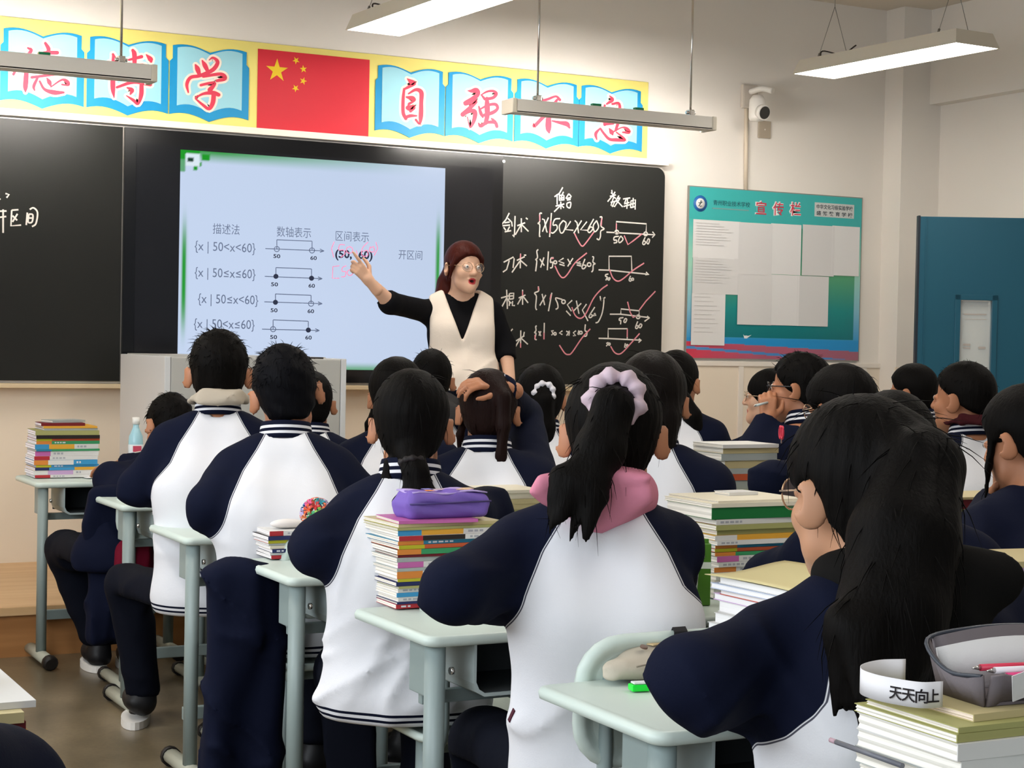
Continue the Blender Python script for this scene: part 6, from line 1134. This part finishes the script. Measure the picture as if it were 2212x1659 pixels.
def wall(name, m, base, top, par, th=.005):
    bm = bmesh.new(); A_v = [(bm.verts.new(p_), bm.verts.new(q_)) for p_, q_ in zip(base, top)]
    for u, v in zip(A_v, A_v[1:]): bm.faces.new((u[0], v[0], v[1], u[1]))
    o = bmobj(name, bm, m, par, True); md = o.modifiers.new('thickness', 'SOLIDIFY'); md.thickness = th; md.offset = 0; return o
xs_ = np.linspace(0, .22, 12)
wall('front_wall', GRY, [(x, .0+.006*math.sin(x*30), .001) for x in xs_], [(x, -.010+.006*math.sin(x*18), .038-.010*math.sin(math.pi*min(1, x/.2))+.004*math.sin(x*60)) for x in xs_], gp)
wall('back_wall', GRY, [(x, .085, .001) for x in xs_], [(x, .105, .066+.010*math.sin(math.pi*x/.22)-.08*max(0, x-.15)) for x in xs_], gp)
wall('lining', LIN, [(x, .079, .004) for x in xs_], [(x, .0975, .054+.009*math.sin(math.pi*x/.22)-.08*max(0, x-.15)) for x in xs_], gp, .003)
wall('end_wall', GRY, [(-.002, y, .001) for y in np.linspace(0, .085, 6)], [(-.012-.01*math.sin(y*40), y*1.3-.008, .039+.028*(y/.085)**1.2-.018*math.sin(math.pi*y/.085)) for y in np.linspace(0, .085, 6)], gp)
box('case_base', 0, .22, 0, .085, .0005, .004, GRY, gp)
tubeobj('zip', smooth_poly([(-.012, -.006, .038), (-.02, .05, .036), (-.012, .10, .064), (.06, .106, .074), (.14, .106, .074), (.21, .106, .064)]), .0028, mat('zip_grey', '3C4048', 0.4), gp, 6)
tg_ = box('cloth_label', .030, .098, -.0125, -.0115, .002, .036, LIN, gp); tg_.rotation_euler = (R(12), R(-14), 0); box('label_drawing', .055, .085, -.0131, -.0126, .008, .018, cmat('D8A444', 0.6), tg_)
for i, (y, z, c_) in enumerate(((.05, .036, 'C93A52'), (.038, .034, 'E0D8DC'), (.030, .028, 'D6447A'), (.022, .022, 'C9C2B4'))):
    pn = thing('pen', '%s pen lying in the open grey pencil case' % ['dark red', 'white', 'bright pink', 'beige'][i], 'pen', (1.43, 1.53, zb_), R(-4), 'pens in the grey pencil case'); tubeobj('barrel', [(.03+.012*i, y, z), (.185, y-.004, z-.002)], .0042, cmat(c_, 0.35), pn, 10); tubeobj('tip', [(.03+.012*i, y, z), (.018+.012*i, y, z)], [.0036, .0008], CHROME, pn, 8)
pl = thing('mechanical_pencil', 'grey mechanical pencil poking out left of the nearest book stack', 'pencil', (1.341, 1.60, Z11-.071)); tubeobj('barrel', [(-.006, .09, .003), (-.010, -.04, .0035)], .0035, cmat('6A6C74', 0.3), pl, 8); tubeobj('eraser', [(-.006, .09, .003), (-.0055, .102, .003)], .0033, cmat('B89AA4', 0.5), pl, 8)
# beige pouch and green eraser case on the sixth desk
p = onz(1302, 1478, .735); pq = thing('pencil_pouch', 'soft beige pencil pouch lying on the desk in front of the nearest girl', 'pencil case', (p[0]+.045, p[1]-.035, .735), R(20)); BEI = weave(mat('pouch_beige', 'BDB4A4', 0.8, 0.15))
sdfobj('pouch', lambda P: smin(ell(P, (.10, .035, .022), (.12, .052, .024)), ell(P, (.115, .045, .04), (.09, .034, .020)), .012)+creases(P, .006, 9, .6, 40, 70), (-.04, -.04, .0006), (.24, .11, .075), .004, BEI, pq, it=2)
tubeobj('zip', smooth_poly([(.0, -.002, .034), (.06, -.012, .038), (.12, -.012, .041), (.19, .0, .036)]), .0016, mat('zip_tan', '8A7F70', 0.4), pq, 6); tubeobj('snap', [(.05, .022, .058), (.05, .021, .0615)], .007, cmat('6E5548', 0.4), pq, 12); box('cloth_patch', .075, .12, .02, .045, .059, .0612, cmat('D2B98C', 0.7), pq)
p = onz(1382, 1492, .735); ge = thing('eraser_case', 'bright green translucent eraser case beside the beige pouch', 'eraser', (p[0], p[1], .735), R(-10)); bm = bmesh.new(); bx(bm, -.018, .018, -.012, .012, .0005, .012, bev=.003); bmobj('case_shell', bm, mat('neon_green', '16E03C', 0.25, 0.4), ge); bm = bmesh.new(); bx(bm, -.014, .02, -.009, .009, .0125, .016, bev=.0015); bmobj('eraser', bm, cmat('D8DCDC', 0.6), ge)
# strap over the chair of the girl with the pink hood
c5 = [o for o in bpy.data.objects if o.get('label') == 'pale green chair with a black strap over its backrest'][0]; cx_, cy_ = c5.location[0], c5.location[1]
bm = bmesh.new(); path = [(-.192, .74), (-.212, .815), (-.222, .822), (-.236, .816), (-.240, .76), (-.236, .70)]; V_ = [(bm.verts.new((cx_-.012-.02*(i/5), cy_+y, z)), bm.verts.new((cx_+.016-.02*(i/5), cy_+y, z))) for i, (y, z) in enumerate(path)]
for a, b in zip(V_, V_[1:]): bm.faces.new((a[0], a[1], b[1], b[0]))
stp = bmobj('bag_strap', bm, mat('strap_black', '17161A', 0.7), None); stp.modifiers.new('thickness', 'SOLIDIFY').thickness = .002; tag(stp, 'black webbing strap hung over the chair back behind the girl with the pink hood', 'strap')
# green milk carton
p = atd(1512, 1180, 3.93); mk = thing('milk_carton', 'green milk carton with a white band beside the tall stack with the green book', 'carton', (p[0], p[1], .735), R(-25)); MKG = mat('carton_green', '4F7F2A', 0.4, 0.3)
bm = bmesh.new(); bx(bm, -.024, .024, -.018, .018, 0, .142, bev=.002); bmobj('carton', bm, MKG, mk); box('printed_band', -.0245, .0245, -.0186, -.0182, .085, .10, cmat('DDE4D4', 0.4), mk)
bm = bmesh.new()
for pts_, r_ in (([(-.016, -.0188, .128), (-.008, -.0188, .118), (-.008, -.0188, .104)], .003), ([(.004, -.0188, .13), (.006, -.0188, .11)], .0034)): tube(bm, pts_, r_, 6)
bmobj('white_lettering', bm, cmat('E6EAE0', 0.4), mk); tubeobj('straw', [(-.01, -.021, .03), (-.004, -.021, .125)], .0022, cmat('E8E8E4', 0.4), mk, 8); bm = bmesh.new(); bx(bm, -.02, .02, -.003, .003, .142, .152, bev=.001); bmobj('top_seam', bm, MKG, mk)
# bottle on the first desk
bt = thing('drink_bottle', 'clear drink bottle with white cap and pale blue label on the first desk', 'bottle', (1.905, 7.20, .735)); bm = bmesh.new(); lathe(bm, [(0, 0), (.028, .001), (.031, .008), (.031, .14), (.029, .165), (.016, .195), (.0125, .205), (.0125, .222), (0, .222)], 20); bmobj('bottle_body', bm, mat('bottle_blue', 'A6D2DE', 0.1, 0.5), bt)
bm = bmesh.new(); lathe(bm, [(0.0, .215), (.0155, .215), (.016, .245), (0.0, .246)], 16); bmobj('cap', bm, cmat('ECEAE4', 0.4), bt); bm = bmesh.new(); lathe(bm, [(.0300, .06), (.0316, .06), (.0316, .13), (.0300, .13)], 20); bl = bmobj('bottle_label', bm, cmat('DDE3E6', 0.4), bt); box('label_print', -.02, .016, -.0335, -.0300, .10, .125, cmat('C84A62', 0.4), bl)
# paper flowers
p = atd(684, 1108, 4.55); fw = thing('paper_flowers', 'cup of brightly coloured folded paper flowers beside the short book pile', 'paper flowers', (p[0], p[1], .735)); bm = bmesh.new(); lathe(bm, [(0, 0), (.03, 0), (.036, .10), (.033, .10), (.028, .004), (0, .004)], 20); bmobj('cup', bm, cmat('D9D6DA', 0.4), fw)
rs = np.random.RandomState(5); fc = ['E2603C', 'E8885A', '2C8FA0', '8FCB5E', 'D85A8C', 'B8A8D0', 'E0C070', 'C03A3A', '58B07A', '3F6FB0', 'E87858', '2F9A8A']
for i in range(26):
    ph = i*2.39996; zz = 1-(i+.5)/26*1.3; rr_ = math.sqrt(max(0, 1-zz*zz)); c = Vector((.034*rr_*math.cos(ph), .034*rr_*math.sin(ph), .128+.034*zz)); bm = bmesh.new(); nrm = Vector((rr_*math.cos(ph), rr_*math.sin(ph), zz)).normalized(); u = nrm.orthogonal().normalized(); v = nrm.cross(u); a0 = rs.uniform(0, 6)
    for k in range(5):
        a = a0+k*2*math.pi/5; d_ = u*math.cos(a)+v*math.sin(a); e_ = nrm.cross(d_); q_ = [c+nrm*.003, c+d_*.010+e_*.005+nrm*.010, c+d_*.017+nrm*.006, c+d_*.010-e_*.005+nrm*.010]; bm.faces.new([bm.verts.new(x) for x in q_])
    bmesh.ops.create_icosphere(bm, subdivisions=1, radius=.006, matrix=Matrix.Translation(c)); fo = bmobj('flower', bm, cmat(fc[i % 12], 0.6), fw); fo.modifiers.new('thickness', 'SOLIDIFY').thickness = .0008
er = thing('eraser', 'white rounded eraser on the short book pile beside the paper flowers', 'eraser', (onz(582, 1210, .735)[0]+.02, onz(582, 1210, .735)[1]+.03, Z3), R(5)); sdfobj('rubber', lambda P: ell(P, (.05, .02, .013), (.05, .024, .013)), (-.01, -.01, .0005), (.11, .05, .03), .004, cmat('E4DEDA', 0.6), er)
# sheets by the first desk
sh = thing('paper_sheet', 'white paper sheet curling up beside the elbow of the bent boy', 'paper', (onz(186, 1034, .736)[0], onz(186, 1034, .736)[1], .736)); bm = bmesh.new(); g = [[bm.verts.new((x, y, .002+.05*max(0, (x-.02)/.14)**2)) for y in np.linspace(0, .26, 5)] for x in np.linspace(0, .16, 9)]
for i in range(8):
    for j in range(4): bm.faces.new((g[i][j], g[i+1][j], g[i+1][j+1], g[i][j+1]))
o = bmobj('sheet', bm, PAPER[0], sh, True); o.modifiers.new('thickness', 'SOLIDIFY').thickness = .0006
# coats hung over chairs
def coat(label, px, d, w_c, h_c, top_z, rz, seed):
    p = atd(*px, d); t = thing('coat', label, 'coat', (p[0], p[1], top_z-h_c), rz)
    fn = lambda P: np.linalg.norm(np.maximum(np.abs(P-V3(0, 0, h_c/2))-np.stack([(w_c/2-.05)*(1+.25*(1-P[:, 2]/h_c)), 0*P[:, 0]+.012, 0*P[:, 0]+h_c/2-.04], 1).astype(f32), 0), axis=1)-.034+.012*np.sin(P[:, 0]*46+2*np.sin(P[:, 2]*6+seed)).astype(f32)*np.clip(1.1-P[:, 2]/h_c, .2, 1)+creases(P, .022, seed, .35, 22, 40)
    sdfobj('coat_body', fn, (-w_c*.75, -.13, .0), (w_c*.75, .13, h_c+.03), .011, JNAVY, t, it=2)
    return t
coat('dark navy coat hanging over the chair of the bent boy down to the floor', (250, 1110), 6.33, .22, .60, .78, R(-10), 2)
coat('long dark navy coat hanging over the chair of the boy with the wide white back', (530, 1260), 4.50, .22, .66, .74, R(-8), 7)
# small bag in the bin, sticker, hair clips, strings
p = atd(292, 1215, 6.25); sdfobj_t = thing('cloth_bag', 'dark red cloth bag hanging under the second desk', 'bag', (p[0], p[1], p[2]-.08)); sdfobj('bag_body', lambda P: ell(P, (0, 0, .08), (.07, .05, .09))+creases(P, .012, 3, .3, 30, 50), (-.09, -.07, -.02), (.09, .07, .19), .008, weave(mat('bag_red', '6A1026', 0.8, 0.15)), sdfobj_t); tubeobj('bag_cord', [(0, 0, .16), (0, .0, .575-p[2]+.08)], .003, mat('strap_black', '17161A', 0.7), sdfobj_t, 6)
d6 = DESKS['pale green desk with the beige pencil pouch and green eraser case']; lg = [c for c in d6.children if c.name.startswith('leg')][0]
bm = bmesh.new(); st_ = [(.038-.0216*math.cos(R(a)), .045-.0295*math.sin(R(a))) for a in range(-10, 111, 12)]; V_ = [(bm.verts.new((x, y, .50)), bm.verts.new((x, y, .575-.02*(i/10)**2))) for i, (x, y) in enumerate(st_)]
for a, b in zip(V_, V_[1:]): bm.faces.new((a[0], b[0], b[1], a[1]))
bmobj('blue_sticker', bm, cmat('8EC8D8', 0.5), lg, True)
for P_, c, sz, m in ((B2, (.012, -.03, .118), (.020, .010, .006), CLIPW), (B2, (-.082, .0, -.005), (.005, .014, .010), CLIPP), (B4, (-.055, -.05, .085), (.006, .006, .016), CLIPW)):
    bm = bmesh.new()
    for k in range(3): bmesh.ops.create_uvsphere(bm, u_segments=10, v_segments=6, radius=1, matrix=Matrix.Translation(hp_(P_, np.array(c)+np.array([(k-1)*sz[0]*.7, 0, -.004*abs(k-1)]))) @ Matrix.Diagonal((*[s*.8 for s in sz], 1)))
    bmobj('hair_clip', bm, m, P_['hair'], True)
# white patch on the sleeve of the bent boy, pen in the fist, hem tag on the pink-hooded girl's jacket
patch(S1, S1['jk'], 'sleeve_patch', 298, 968, .022, .030, cmat('D8CCC0', 0.7)); patch(S5, S5['jk'], 'hem_tag', 1099, 1541, .010, .026, cmat('4A1428', 0.7), -20)
p0, p1 = atd(1632, 876, 6.02), atd(1664, 868, 6.1); pn = thing('pen', 'pale pen held in the fist of the boy in black glasses', 'pen', tuple(p0)); tubeobj('barrel', [(0, 0, 0), tuple(p1-p0)], .0045, cmat('C8D2D0', 0.3), pn, 8); tubeobj('pen_tip', [tuple(-(p1-p0)*.12), (0, 0, 0)], [.001, .004], CHROME, pn, 8)
